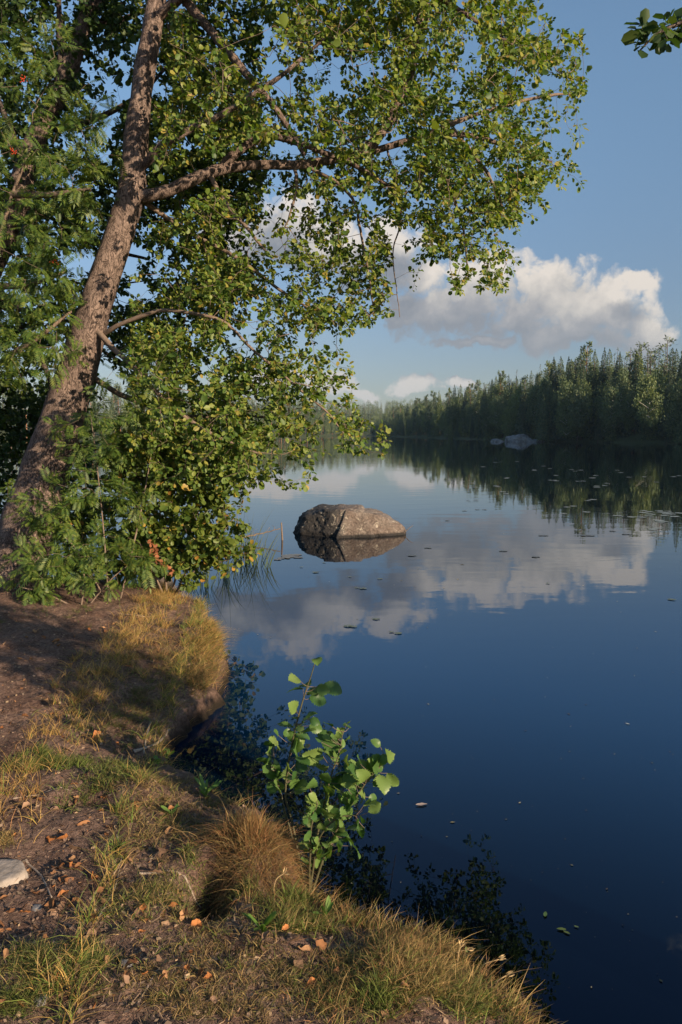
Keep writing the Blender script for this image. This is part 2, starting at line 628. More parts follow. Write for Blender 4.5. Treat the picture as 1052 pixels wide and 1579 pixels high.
def terrain(x, y):
    x, y = np.asarray(x, float), np.asarray(y, float)
    wob = 0.05 * fbm(x * 3.1, y * 3.1, 3, 5) + 0.05 * fbm(x * 9, y * 9, 3, 51)
    d = sdf(x, y, BANK) + wob
    sm = np.clip((d + 0.10) / 0.12, 0, 1)
    sm = sm * sm * (3 - 2 * sm)
    hin = -0.10 + sm * 0.24 + 0.26 * (1 - np.exp(-np.maximum(d, 0) / 1.1)) + 0.02 * np.maximum(d - 3, 0) * (d < 200)
    hin = hin + (0.035 * fbm(x * 1.7, y * 1.7, 3, 11) + 0.028 * fbm(x * 6, y * 6, 4, 21) + 0.012 * fbm(x * 22, y * 22, 3, 31)) * np.clip(d / 0.1, 0, 1)
    hout = -0.10 + np.maximum(d, -4) * 0.55
    near = np.where(d > -0.10, hin, hout)
    for (mx, my, rx, ry, hh) in MOUNDS:
        q = ((x - mx) / rx) ** 2 + ((y - my) / ry) ** 2
        near = near + hh * np.exp(-q * 1.2) * (q < 6)
    dl = -sdf(x, y, LAKE)
    far = np.where(dl > 0, 0.25 + 11 * (1 - np.exp(-dl / 110)) + 0.6 * fbm(x * 0.06, y * 0.06, 3, 3) * np.clip(dl / 8, 0, 1), np.maximum(dl, -8) * 0.3)
    far = far + np.where((y > 660) & (dl > 0), 16 * (1 - np.exp(-np.maximum(y - 660, 0) / 90)), 0)
    return np.maximum(near, np.maximum(far, -2.5))


tx_, ty_ = g2(393, 1302)
MOUNDS.append((tx_ - .03, ty_, 0.25, 0.23, 0.19))          # the tussock
hx_, hy_ = g2(325, 1345)
MOUNDS.append((hx_, hy_, 0.10, 0.16, -0.30))         # the hollow beside it
for (a, b, rx, ry, hh) in [(250, 930, .55, .3, .06), (310, 960, .25, .3, .08), (150, 1190, .4, .15, .07), (225, 1215, .22, .15, .09), (600, 1455, .25, .18, .05), (640, 1520, .25, .15, .05),
                           (60, 1500, .2, .15, .05), (60, 1310, .3, .2, -.05), (250, 1400, .3, .2, .03), (430, 1420, .2, .1, .05), (100, 1230, .3, .05, -.05)]:
    q = g2(a, b)
    MOUNDS.append((q[0], q[1], rx, ry, hh))


def zt(x, y):
    return float(terrain(np.array([x]), np.array([y]))[0])


def ground(px, py):
    """point of the bank seen at a photo pixel"""
    d = ray(px, py)
    o = np.array((0, 0, CAM_H))
    ts = np.linspace(1.2, 16, 900)
    pts = o + ts[:, None] * d
    below = pts[:, 2] < terrain(pts[:, 0], pts[:, 1])
    i = int(np.argmax(below)) if below.any() else len(ts) - 1
    return pts[i]


def axis(fine0, fine1, step, far0, far1, growth=1.13):
    a = list(np.arange(fine0, fine1 + step / 2, step))
    s, v = step, a[-1]
    while v < far1:
        s = min(s * growth, 30)
        v += s
        a.append(v)
    s, v = step, a[0]
    lo = []
    while v > far0:
        s = min(s * growth, 30)
        v -= s
        lo.append(v)
    return np.array(lo[::-1] + a)


gx = axis(-3.6, 1.6, 0.02, -1500, 1500)
gy = axis(1.5, 8.2, 0.022, -340, 2600)
GX, GY = np.meshgrid(gx, gy, indexing='xy')
GZ = terrain(GX, GY)
nx, ny = len(gx), len(gy)
ii = (np.arange(ny - 1)[:, None] * nx + np.arange(nx - 1)[None]).reshape(-1)
gf = np.stack((ii, ii + 1, ii + 1 + nx, ii + nx), -1)

# --- bare soil with bits of bark, needles and damp patches
m, t, b, out = mat('soil')
tx = N(t, 'ShaderNodeTexCoord')
n1 = noise(t, tx.outputs['Object'], 3.2, 6, 0.62)
n2 = noise(t, tx.outputs['Object'], 38, 5, 0.7, 0.4)
n3 = noise(t, tx.outputs['Object'], 160, 3, 0.6)
c = ramp(t, n2.outputs[0], [(0.28, (0.055, 0.037, 0.030)), (0.5, (0.185, 0.118, 0.090)), (0.68, (0.29, 0.195, 0.150)), (0.85, (0.38, 0.27, 0.21))])
c = mixc(t, smooth(t, n1.outputs[0], 0.42, 0.68), c, mixc(t, 1.0, c, (0.62, 0.56, 0.54), 'MULTIPLY'))
gnp = N(t, 'ShaderNodeNewGeometry')
sxyz = N(t, 'ShaderNodeSeparateXYZ')
t.links.new(gnp.outputs['Position'], sxyz.inputs[0])
wet = smooth(t, sxyz.outputs[2], 0.16, 0.02)
c = mixc(t, wet, c, (0.022, 0.017, 0.012))
farm = smooth(t, sxyz.outputs[1], 20, 40)
c = mixc(t, farm, c, ramp(t, n1.outputs[0], [(0.3, (0.035, 0.05, 0.02)), (0.7, (0.10, 0.11, 0.045))]))
t.links.new(c, b.inputs['Base Color'])
setin(b, Roughness=0.95)
b.inputs['Specular IOR Level'].default_value = 0.15
hgt = mth(t, 'ADD', mth(t, 'MULTIPLY', n2.outputs[0], 1.0), mth(t, 'MULTIPLY', n3.outputs[0], 0.45))
bp = N(t, 'ShaderNodeBump')
setin(bp, Strength=0.9, Distance=0.03)
t.links.new(hgt, bp.inputs['Height'])
t.links.new(bp.outputs[0], b.inputs['Normal'])
M_SOIL = m
tag(link('ground', mesh_np('ground', np.stack((GX, GY, GZ), -1).reshape(-1, 3), gf, M_SOIL, smooth_=True)), kind='structure')

# --- lake
m, t, b, out = mat('water')
setin(b, Roughness=0.01, IOR=1.50)
b.inputs['Specular Tint'].default_value = (0.06, 0.36, 0.85, 1)
gp = N(t, 'ShaderNodeNewGeometry')
sp = N(t, 'ShaderNodeSeparateXYZ')
t.links.new(gp.outputs['Position'], sp.inputs[0])
# sky reflection painted as blue base colour, in a band off the bank
refl_in = smooth(t, mth(t, 'ADD', sp.outputs[1], mth(t, 'MULTIPLY', sp.outputs[0], 0.5)), 3.0, 7.5)
refl_col = mixc(t, smooth(t, sp.outputs[1], 7, 14), (0.0005, 0.024, 0.076), (0.0003, 0.003, 0.007))
t.links.new(mixc(t, refl_in, (0.0004, 0.0006, 0.0010), refl_col), b.inputs['Base Color'])
tx = N(t, 'ShaderNodeTexCoord')
mp = N(t, 'ShaderNodeMapping')
mp.inputs['Scale'].default_value = (0.55, 1.0, 1.0)
t.links.new(tx.outputs['Object'], mp.inputs[0])
w1 = noise(t, mp.outputs[0], 1.3, 2, 0.5, 0.3)
w2 = noise(t, mp.outputs[0], 9.0, 2, 0.5)
wmask = noise(t, tx.outputs['Object'], 0.06, 2, 0.5)
hh = mth(t, 'ADD', mth(t, 'MULTIPLY', w1.outputs[0], 0.012), mth(t, 'MULTIPLY', w2.outputs[0], 0.0010))
hh = mth(t, 'MULTIPLY', hh, mth(t, 'ADD', 0.35, smooth(t, wmask.outputs[0], 0.4, 0.65)))
bp = N(t, 'ShaderNodeBump')
setin(bp, Strength=1.0, Distance=0.30)
t.links.new(hh, bp.inputs['Height'])
t.links.new(bp.outputs[0], b.inputs['Normal'])
M_WATER = m
wv = [(-1400, -330, 0), (1400, -330, 0), (1400, 2400, 0), (-1400, 2400, 0)]
tag(link('lake_water', mesh_np('lake_water', wv, [(0, 1, 2, 3)], M_WATER)), kind='structure')

# ================================================================== FAR FOREST
M_SPRUCE = leaf_mat('spruce needles', [(0.0, (0.048, 0.086, 0.062)), (0.6, (0.098, 0.142, 0.090)), (1.0, (0.17, 0.205, 0.108))], transl=0.10, rough=0.7, spec=0.15, kinds=.35)
M_BIRCHLEAF = leaf_mat('birch leaves', [(0.0, (0.070, 0.110, 0.062)), (0.6, (0.112, 0.156, 0.086)), (1.0, (0.17, 0.205, 0.11))], transl=0.25, rough=0.6, spec=0.2, kinds=.25)
M_PINETRUNK = plain_mat('pine trunk', (0.24, 0.12, 0.065), 0.9, 0.35, 3, 0.1)
M_SPRUCETRUNK = plain_mat('spruce trunk', (0.10, 0.075, 0.06), 0.9, 0.35, 3, 0.1)
M_BIRCHTRUNK = plain_mat('birch trunk', (0.62, 0.58, 0.53), 0.8, 0.35, 2.0, 0.1)


def tufts(pos, axis_, length, width, r):
    n_ = norm(r.normal(0, 0.5, pos.shape) + np.array((0, 0, 0.9)))
    return stamp(pos, axis_, n_, length, width, DIA_V, DIA_F)


def spruce_mesh(h, rad, n, r, low=0.06, shape=0.85):
    u = r.random(n)
    z = h * (low + (1 - low) * (1 - np.sqrt(1 - u * 0.9996)))
    z[:n // 8] = h * (1 - 0.35 * r.random(n // 8))
    whorl = h / 34
    z = np.round(z / whorl) * whorl + r.normal(0, whorl * 0.38, n)
    ang = r.random(n) * 2 * np.pi
    kk = np.round(z / whorl).astype(int)
    # uneven branches: each whorl has its own lengths
    lob = 0.72 + 0.38 * vnoise(ang * 1.9 + kk * 7.7, kk * 3.1 + np.zeros(n), 77)
    rm = rad * np.clip(1 - z / h, 0.0, 1) ** shape * lob + 0.26 * np.clip((h * 1.0 - z) / (0.05 * h), 0.15, 1)
    q = np.sqrt(r.random(n) * 0.8 + 0.2)
    rr = rm * q
    pos = np.stack((np.cos(ang) * rr, np.sin(ang) * rr, z - 0.42 * rr + 0.08 * rr * rr / max(rad, .1)), -1)
    ax = np.stack((np.cos(ang), np.sin(ang), np.full(n, -0.55)), -1) + r.normal(0, 0.25, (n, 3))
    ln = np.clip(rm * 0.50, 0.34, 0.9) * r.uniform(.7, 1.3, n)
    v, f = tufts(pos - norm(ax) * ln[:, None] * 0.5, ax, ln, np.clip(rm * 0.25, 0.17, 0.42), r)
    B = Bag()
    B.add(v, f, mi=0)
    tv, tf = tube([(0, 0, -0.6), (0, 0, h * 0.5), (0, 0, h * 0.99)], [h * 0.011, h * 0.007, 0.02], 5)
    B.add(tv, tf, mi=1)
    return B


def pine_mesh(h, n, r):
    B = Bag()
    lean = r.normal(0, 0.02, 2)
    pts = np.array([(lean[0] * z, lean[1] * z, z) for z in np.linspace(-0.5, h * 0.97, 7)])
    tv, tf = tube(pts, np.linspace(h * 0.011, 0.04, 7), 6)
    B.add(tv, tf, mi=1)
    nb = 30
    z0 = r.uniform(.38, .55)
    for k in range(nb):
        u = (k + r.random()) / nb
        zz = h * (z0 + (1 - z0) * u)
        an = r.random() * 6.28
        ln = h * 0.115 * (1.02 - u) ** 0.55 * r.uniform(.55, 1.2) + 0.25
        ax0 = np.array((lean[0] * zz, lean[1] * zz, zz))
        tip = ax0 + np.array((math.cos(an) * ln, math.sin(an) * ln, 0.22 * ln))
        bv, bf = tube([ax0 - np.array((0, 0, .3)), tip], [0.05, 0.02], 3, False)
        B.add(bv, bf, mi=1)
        c_ = n // nb
        tt = r.uniform(.45, 1.1, c_)[:, None]
        pos = ax0 * (1 - tt) + tip * tt + r.normal(0, 1, (c_, 3)) * np.array((ln * .2, ln * .2, 0.30))
        ax = norm(pos - ax0 + np.array((0, 0, .4)) + r.normal(0, .6, (c_, 3)))
        v, f = tufts(pos, ax, r.uniform(.35, .7, c_), r.uniform(.2, .36, c_), r)
        B.add(v, f, mi=0)
    return B


def birch_mesh(h, rad, n, r, low=0.16, lean=(0, 0)):
    B = Bag()
    pts = np.array([(lean[0] * (z / h) ** 0.8 + 0.15 * math.sin(z), lean[1] * z / h, z) for z in np.linspace(-0.4, h * 0.95, 9)])
    tv, tf = tube(pts, np.linspace(h * 0.0095, 0.03, 9), 6)
    B.add(tv, tf, mi=1)
    nc = 46
    for k in range(nc):
        u = r.random()
        zz = h * (low + (1 - low) * u)
        prof = math.sin(math.pi * min(1, (u * 0.86 + 0.12))) ** 0.75
        an = r.random() * 6.28
        rr = rad * prof * math.sqrt(r.random())
        c0 = np.array((lean[0] * (zz / h) ** .8 + math.cos(an) * rr, lean[1] * zz / h + math.sin(an) * rr, zz))
        c_ = n // nc
        pos = c0 + r.normal(0, 1, (c_, 3)) * np.array((rad * .17, rad * .17, h * 0.045))
        ax = np.stack((r.normal(0, .5, c_), r.normal(0, .5, c_), np.full(c_, -0.9)), -1)
        v, f = tufts(pos, ax, r.uniform(.28, .6, c_), r.uniform(.2, .36, c_), r)
        B.add(v, f, mi=0)
        if k % 3 == 0:
            bv, bf = tube([(lean[0] * (zz / h) ** .8, lean[1] * zz / h, zz - rr * .7), c0], [0.04, 0.012], 3, False)
            B.add(bv, bf, mi=1)
    return B


fr = np.random.default_rng(41)


def tree_variant(name, B, mats):
    v, f = B.get()
    return mesh_np(name, v, f, mats, fmat=B.mi())


SPRUCES = [tree_variant('spruce', spruce_mesh(h, rad, n, fr, lo, sh), [M_SPRUCE, M_SPRUCETRUNK])
           for h, rad, n, lo, sh in [(20, 2.9, 3400, .05, .85), (20, 2.5, 3100, .10, .8), (20, 3.3, 3600, .04, 1.0), (20, 2.2, 2800, .14, .75), (20, 2.7, 3000, .2, .7)]]
PINES = [tree_variant('pine', pine_mesh(20, 1100, fr), [M_SPRUCE, M_PINETRUNK]) for k in range(4)]
BIRCHES = [tree_variant('birch', birch_mesh(15, rd, 2300, fr, lo), [M_BIRCHLEAF, M_BIRCHTRUNK]) for rd, lo in [(2.6, .22), (2.2, .32), (3.1, .16), (2.5, .36)]]

KINDS = {'s': (SPRUCES, 20.0, 'spruce_tree', 'spruce'), 'p': (PINES, 20.0, 'pine_tree', 'pine'), 'b': (BIRCHES, 15.0, 'birch_tree', 'birch')}
LABEL_R = {'s': 'dark spruce in the shaded forest along the right shore of the lake',
           'p': 'tall pine with a bare trunk and tufted top in the right shore forest',
           'b': 'rounded green birch at the water edge of the right shore forest'}
LABEL_L = {'s': 'sunlit spruce on the far left shore seen through the alder leaves',
           'p': 'sunlit pine on the far left shore seen through the alder leaves',
           'b': 'sunlit yellowish birch on the far left shore behind the alder'}
GROUP_R = {'s': 'spruces of the right shore forest', 'p': 'pines of the right shore forest', 'b': 'birches along the right shore'}
GROUP_L = {'s': 'spruces of the left shore', 'p': 'pines of the left shore', 'b': 'birches of the left shore'}


def forest_tree(kind, x, y, h, side, label=None):
    meshes, h0, name, cat = KINDS[kind]
    me = meshes[fr.integers(len(meshes))]
    o = link(name, me)
    o.location = (x, y, zt(x, y) - 0.15)
    s = h / h0
    w = s * fr.uniform(.88, 1.18)
    o.scale = (w, w, s)
    o.rotation_euler = (fr.normal(0, .012), fr.normal(0, .012), fr.random() * 6.28)
    tag(o, label or (LABEL_R if side == 'r' else LABEL_L)[kind], cat, (GROUP_R if side == 'r' else GROUP_L)[kind])
    return o


def along(line, step_fn):
    """points every step along a polyline, with the inland normal (to the right of the walk)"""
    p = np.asarray(line, float)
    out_ = []
    carry = 0.0
    for a, b in zip(p[:-1], p[1:]):
        L = np.linalg.norm(b - a)
        d_ = (b - a) / L
        s = carry
        while s < L:
            q = a + d_ * s
            out_.append((q, np.array((d_[1], -d_[0]))))
            s += step_fn(q[1])
        carry = s - L
    return out_


mass = []     # what stands deep in the wood, behind or beyond the rows one can tell apart
# right shore, walking away from the camera: inland is to the right (+x)
for row in range(9):
    for q, nrm_ in along(RIGHT_SHORE[1:], lambda yy_: (3.1 if yy_ < 200 else 4.2 if yy_ < 300 else 7.0) * (1.0 if row < 2 else 1.05)):
        off = (2.0, 5.5, 9.5, 14, 19, 25, 33, 42, 52)[row] + fr.normal(0, 1.0)
        xy = q + nrm_ * off + fr.normal(0, 1.0, 2)
        px, py = to_px((xy[0], xy[1], 8.0))
        k = fr.random()
        if row == 0:
            kind, h = ('b', fr.uniform(7, 12.5)) if k < .55 else ('s', fr.uniform(5, 11))
        elif row == 1:
            kind, h = ('b', fr.uniform(9, 14)) if k < .3 else ('s', fr.uniform(10, 16))
        else:
            kind, h = ('p', fr.uniform(15, 19.5)) if k < .16 else ('b', fr.uniform(11, 14.5)) if k < .3 else ('s', fr.uniform(12.5, 18.5))
        h *= np.interp(xy[1], [140, 165, 350, 480, 600], [1.04, 1.13, 1.17, 0.98, 0.85])
        if row >= 3:
            h *= 1.06
        if px > 1085:
            h *= 1.08
        if row >= 5 or (row == 4 and xy[1] > 240) or px > 1085 or px < 530:
            mass.append((kind, xy, h))
        else:
            forest_tree(kind, xy[0], xy[1], h, 'r')
n_r = len([o for o in COL.objects if o.get('group') in GROUP_R.values()])
# left shore, walking towards the camera: inland is to the right of the walk (-x)
for row in range(6):
    for q, nrm_ in along(LEFT_SHORE[1:], lambda yy_: (7.5 if yy_ < 330 else 9.5) * (1.0 if row < 2 else 1.2)):
        off = (3, 8, 14, 22, 32, 45)[row] + fr.normal(0, 1.5)
        xy = q + nrm_ * off + fr.normal(0, 1.5, 2)
        px, py = to_px((xy[0], xy[1], 8.0))
        k = fr.random()
        kind, h = ('b', fr.uniform(8, 14)) if k < (.75 if row == 0 else .3) else ('p', fr.uniform(14, 19)) if k < .88 else ('s', fr.uniform(13, 19))
        if row > 1 and kind == 'b':
            h *= 1.15
        if row >= 3 or px < 20 or px > 560:
            mass.append((kind, xy, h))
        else:
            forest_tree(kind, xy[0], xy[1], h, 'l')
# the hill beyond the end of the lake
for k in range(900):
    x, y = fr.uniform(-190, 150), 645 + 190 * fr.random() ** 1.3
    if sdf(np.array([x]), np.array([y]), LAKE)[0] > -2:
        continue
    mass.append(('s' if k % 3 else 'b', np.array((x, y)), fr.uniform(11, 17)))
# shrubs along both waterlines
for line in (RIGHT_SHORE[1:], LEFT_SHORE[1:]):
    for q, nrm_ in along(line, lambda yy_: 4.5 if yy_ < 250 else 7.0):
        xy = q + nrm_ * fr.uniform(0.2, 2.2) + fr.normal(0, .5, 2)
        mass.append(('u', xy, fr.uniform(.8, 2.4)))
B = Bag()
lo_s = spruce_mesh(20, 2.6, 420, fr)
lo_b = birch_mesh(15, 2.6, 460, fr)
lo_p = pine_mesh(20, 340, fr)
LOW = {'s': (lo_s, 20, 0), 'b': (lo_b, 15, 1), 'p': (lo_p, 20, 0), 'u': (birch_mesh(15, 5.5, 420, fr, low=0.02), 15, 1)}
for kind, xy, h in mass:
    T, h0, mi = LOW[kind]
    v, f = T.get()
    a = fr.random() * 6.28
    s = h / h0
    w = s * fr.uniform(.95, 1.3)
    ca, sa = math.cos(a), math.sin(a)
    v2 = np.stack(((v[:, 0] * ca - v[:, 1] * sa) * w * 1.1 + xy[0], (v[:, 0] * sa + v[:, 1] * ca) * w * 1.1 + xy[1], v[:, 2] * s + zt(*xy) - .15), -1)
    mi_ = T.mi()
    B.v.append(v2); B.f.append(f + B.n); B.n += len(v2)
    B.m.append(np.where(mi_ == 0, mi, 2))
v, f = B.get()
tag(link('distant_wood', mesh_np('distant_wood', v, f, [M_SPRUCE, M_BIRCHLEAF, M_SPRUCETRUNK], fmat=B.mi())),
    'deep spruce and birch wood behind the shoreline trees round the lake', 'wood', kind='stuff')

# birches with pale leaning trunks one can pick out on the right shore
for px, Y, h, lean, lab in [(1003, 146, 13.5, -2.0, 'birch with a pale leaning trunk at the water near the right end of the forest'),
                            (893, 172, 12.0, -0.35, 'birch with a bright straight white trunk at the middle of the right shore'),
                            (940, 164, 11.5, 0.5, 'full round birch crown hanging over the water on the right shore')]:
    base = P(px + 6 if lean < -1 else px, 684, Y)
    base[2] = max(zt(base[0], base[1]), 0.1) - 0.1
    t_ = thing('birch_tree', base, lab, 'birch', 'birches with pale trunks on the right shore')
    BB = birch_mesh(h, 2.3, 2300, fr, low=0.36, lean=(lean, 0))
    v, f = BB.get()
    mi = BB.mi()
    part(t_, 'crown', v, f[mi == 0], M_BIRCHLEAF, world_space=False)
    part(t_, 'trunk', v, f[mi == 1], M_BIRCHTRUNK, world_space=False)

# the evening air over the lake
hb = [(x, y, z) for z in (-4, 90) for y in (-345, 2590) for x in (-1520, 1520)]
hf = [(0, 2, 3, 1), (4, 5, 7, 6), (0, 1, 5, 4), (2, 6, 7, 3), (0, 4, 6, 2), (1, 3, 7, 5)]
m = bpy.data.materials.new('air')
m.use_nodes = True
t = m.node_tree
t.nodes.clear()
pv = N(t, 'ShaderNodeVolumePrincipled')
pv.inputs['Color'].default_value = (0.52, 0.78, 1.0, 1)
pv.inputs['Density'].default_value = 0.00013
pv.inputs['Anisotropy'].default_value = 0.2
out = N(t, 'ShaderNodeOutputMaterial')
t.links.new(pv.outputs[0], out.inputs['Volume'])
tag(link('haze', mesh_np('haze', hb, hf, m)), 'thin evening haze over the lake', 'haze', kind='stuff')

# ================================================================== NEAR TREES
class Skeleton:
    """branching grown towards leaf clusters; every node has a parent, so radii follow from what each one carries"""
    def __init__(s, r):
        s.p, s.par, s.r, s.n, s.fixed = np.zeros((200000, 3)), np.full(200000, -1), r, 0, {}

    def add(s, p, par):
        s.p[s.n] = p
        s.par[s.n] = par
        s.n += 1
        return s.n - 1

    def limb(s, pts, step=0.09, par=None):
        pts = np.asarray(pts, float)
        L = np.linalg.norm(np.diff(pts, axis=0), axis=1).sum()
        q = spline(pts, max(3, int(L / step)))
        prev = -1 if par is None else par
        for x in q:
            prev = s.add(x, prev)

    def nearest(s, x):
        return int(np.argmin(((s.p[:s.n] - x) ** 2).sum(1)))

    def grow(s, targets, sag=0.10, step=0.07, maxlen=1.4):
        """returns for each target the node chain of its last twig"""
        first = s.n
        t_ = np.asarray(targets, float)
        d = np.array([np.min(((s.p[:first] - x) ** 2).sum(1)) for x in t_])
        ends = []
        for i in np.argsort(d):
            x = t_[i]
            k = s.nearest(x)
            a = s.p[k].copy()
            L = np.linalg.norm(x - a)
            if L > maxlen or L < 0.02:
                continue
            m_ = max(2, int(L / step))
            bow = s.r.normal(0, 0.13, 3) * L
            bow[2] += sag * L
            prev = k
            ids = []
            for j in range(1, m_ + 1):
                u = j / m_
                q = a * (1 - u) + x * u + bow * (4 * u * (1 - u)) * 0.5 + s.r.normal(0, 0.006, 3)
                prev = s.add(q, prev)
                ids.append(prev)
            ends.append((i, ids))
        s.first_twig = first
        return ends

    def twigs(s, tip_r=0.0018, expo=2.3, rmax=0.03, sides=4):
        cnt = np.zeros(s.n)
        kids = np.zeros(s.n, int)
        for i in range(s.n):
            if s.par[i] >= 0:
                kids[s.par[i]] += 1
        leafn = kids == 0
        acc = np.where(leafn, 1.0, 0.0)
        for i in range(s.n - 1, -1, -1):
            if s.par[i] >= 0:
                acc[s.par[i]] += acc[i]
        rad = np.minimum(tip_r * np.maximum(acc, 1) ** (1 / expo), rmax)
        B = Bag()
        used = np.zeros(s.n, bool)
        # walk chains from tips down to a used node
        order = np.argsort(acc[s.first_twig:s.n]) + s.first_twig
        tips = [i for i in range(s.first_twig, s.n) if leafn[i]]
        for tp in tips:
            ch, k = [tp], s.par[tp]
            used[tp] = True
            while k >= 0:
                ch.append(k)
                if used[k] or k < s.first_twig:
                    break
                used[k] = True
                k = s.par[k]
            if len(ch) < 2:
                continue
            ch = ch[::-1]
            idx = sorted(set(list(range(0, len(ch), 2)) + [len(ch) - 1]))
            ch = [ch[q] for q in idx]
            if len(ch) < 2:
                continue
            rr = rad[ch].copy()
            rr[0] = min(rr[0], rr[1] * 1.25)
            v, f = tube(s.p[ch], rr, sides if rr[0] > .004 else 3, False)
            B.add(v, f)
        return B.get()


def grid_targets(rows, y0, cell, n, Yfn, r, x0=0):
    """leaf cluster places: a foliage map of the crown, spread through its depth"""
    g = np.array([[int(c) for c in row] for row in rows], float)
    pr = (g ** 1.15).ravel()
    pr = pr / pr.sum()
    k = r.choice(len(pr), n, p=pr)
    py = y0 + (k // g.shape[1] + r.random(n)) * cell
    px = x0 + (k % g.shape[1] + r.random(n)) * cell
    # clumps and gaps
    keep = fbm(px / 55, py / 45, 3, 91) + 0.35 * fbm(px / 17, py / 17, 2, 17) > r.uniform(-.62, .22, n)
    px, py = px[keep], py[keep]
    Y = Yfn(px, py, r)
    return np.array([P(a, b, c) for a, b, c in zip(px, py, Y)])


def leaf_cloud(sk, ends, per, size, r, sun_bias=0.35, spread=0.05, droop=0.35, tv=LEAF_V, tf=LEAF_F, tail=0.42, wfac=0.82):
    pos, ax, nr, ln = [], [], [], []
    for i, ids in ends:
        m_ = len(ids)
        k = max(2, int(m_ * 0.999)) if m_ * 0.07 < tail else max(2, int(tail / 0.07))
        ch = ids[-k:]
        c = r.poisson(per) + 2
        u = r.random(c) ** 0.8 * (k - 1)
        j = np.minimum(u.astype(int), k - 2)
        a, b = sk.p[np.array(ch)[j]], sk.p[np.array(ch)[j + 1]]
        q = a + (b - a) * (u - j)[:, None]
        d_ = norm(b - a + 1e-6)
        side = norm(np.cross(d_, r.normal(0, 1, (c, 3))))
        dirn = norm(d_ * 0.6 + side * 0.9 + np.array((0, 0, -droop)) + r.normal(0, .25, (c, 3)))
        pos.append(q + side * r.uniform(.005, spread, c)[:, None])
        ax.append(dirn)
        nr.append(norm(r.normal(0, .55, (c, 3)) + np.array((0, 0, .65)) + np.array(SUN_V) * sun_bias))
        ln.append(size * r.lognormal(0, .22, c))
    pos, ax, nr, ln = map(np.concatenate, (pos, ax, nr, ln))
    return stamp(pos, ax, nr, ln, ln * r.uniform(wfac * .85, wfac * 1.1, len(ln)), tv, tf)


def trunk_px(pts, n=90):
    """(px, py, depth, width in px) -> points and radii"""
    q = spline(np.array(pts, float), n)
    p = np.array([P(a, b, c) for a, b, c, w in q])
    rad = q[:, 3] / 2 / FPX * (q[:, 2] * CP + (p[:, 2] - CAM_H) * -SP)
    return p, rad


def limb_px(pts):
    return np.array([P(a, b, c) for a, b, c in pts])


tr = np.random.default_rng(101)

# ------------------------------------------------------------------ the leaning alder
TRUNK = [(-8, 925, 9.05, 128), (22, 880, 9.1, 104), (48, 800, 9.2, 92), (72, 720, 9.3, 84), (95, 650, 9.3, 76), (122, 560, 9.3, 65), (152, 460, 9.3, 57), (184, 360, 9.3, 50), (202, 300, 9.3, 49),
         (208, 240, 9.3, 43), (220, 130, 9.3, 38), (236, 40, 9.3, 34), (248, -40, 9.4, 32), (268, -200, 9.5, 27), (292, -420, 9.6, 20), (310, -640, 9.7, 12), (320, -800, 9.8, 5)]
TRUNK = [(a, b_, c, w * .85) for a, b_, c, w in TRUNK]
tp, trad = trunk_px(TRUNK, 130)
base = tp[0].copy()
base[2] = zt(base[0], base[1])
LIMBS = [   # name, points (px, py, depth), radius in px at start and end
    [(200, 308, 9.3), (250, 296, 9.25), (310, 272, 9.3), (345, 261, 9.35), (390, 256, 9.45), (470, 252, 9.65), (560, 237, 9.9), (640, 215, 10.1), (720, 208, 10.3), (800, 235, 10.5), (850, 250, 10.6)],
    [(340, 263, 9.35), (362, 238, 9.3), (400, 215, 9.3), (432, 212, 9.35), (500, 235, 9.5), (560, 262, 9.6), (620, 300, 9.8)],
    [(215, 262, 9.3), (250, 225, 9.1), (300, 196, 9.0), (360, 165, 8.9), (430, 120, 8.9), (500, 60, 9.0)],
    [(246, -30, 9.4), (290, 5, 9.25), (345, 72, 9.1), (390, 125, 9.0), (440, 190, 9.0), (470, 240, 9.0)],
    [(560, 237, 9.9), (604, 180, 9.9), (634, 110, 9.85), (652, 10, 9.8), (676, -120, 9.8), (690, -240, 9.8)],
    [(325, 270, 9.3), (348, 312, 9.2), (380, 352, 9.15), (415, 393, 9.1)],
    [(160, 515, 9.25), (182, 502, 9.1), (225, 486, 9.0), (250, 479, 8.95), (300, 483, 8.9), (345, 497, 8.95), (385, 535, 8.95), (445, 585, 8.8), (500, 632, 8.8), (530, 668, 8.8)],
    [(455, 254, 9.6), (456, 300, 9.5), (440, 350, 9.45)],
    [(598, 228, 10.0), (618, 320, 9.9), (606, 400, 9.9), (618, 490, 9.9)],
    [(640, 215, 10.1), (700, 190, 10.4), (770, 165, 10.6), (850, 146, 10.8), (888, 146, 10.9)],
    [(268, -200, 9.5), (400, -260, 9.4), (560, -290, 9.5), (700, -250, 9.7), (800, -160, 9.9)],
    [(236, 30, 9.3), (330, -40, 9.0), (450, -80, 8.9), (580, -60, 9.0), (700, 10, 9.3), (790, 70, 9.6)],
    [(140, 500, 9.3), (200, 560, 8.9), (260, 620, 8.7), (330, 670, 8.7), (400, 700, 8.8)],
    [(120, 565, 9.3), (190, 610, 9.7), (280, 640, 9.9), (370, 640, 10.0), (470, 650, 10.1)],
    [(470, 252, 9.65), (540, 300, 9.5), (560, 380, 9.4), (575, 470, 9.4)],
    [(640, 215, 10.1), (690, 280, 10.2), (715, 360, 10.2), (722, 430, 10.2)],
    [(205, 300, 9.3), (280, 350, 9.7), (370, 400, 9.9), (450, 460, 10.0), (520, 500, 10.0)],
    [(290, -400, 9.6), (420, -480, 9.8), (560, -480, 10)],
    [(700, 200, 10.3), (760, 280, 10.4), (782, 350, 10.4)],
]
LIMB_R = [(9.5, 1.8), (7, 2), (6, 2), (8, 2.5), (8.5, 2), (4.2, 1.5), (3.6, 1.0), (3, 1), (1.6, .5), (4, 1), (9, 2), (7, 2), (5, 1.2), (5, 1.2), (3.0, .9), (3.0, .9), (4.0, 1.1), (7, 2), (3, 1)]
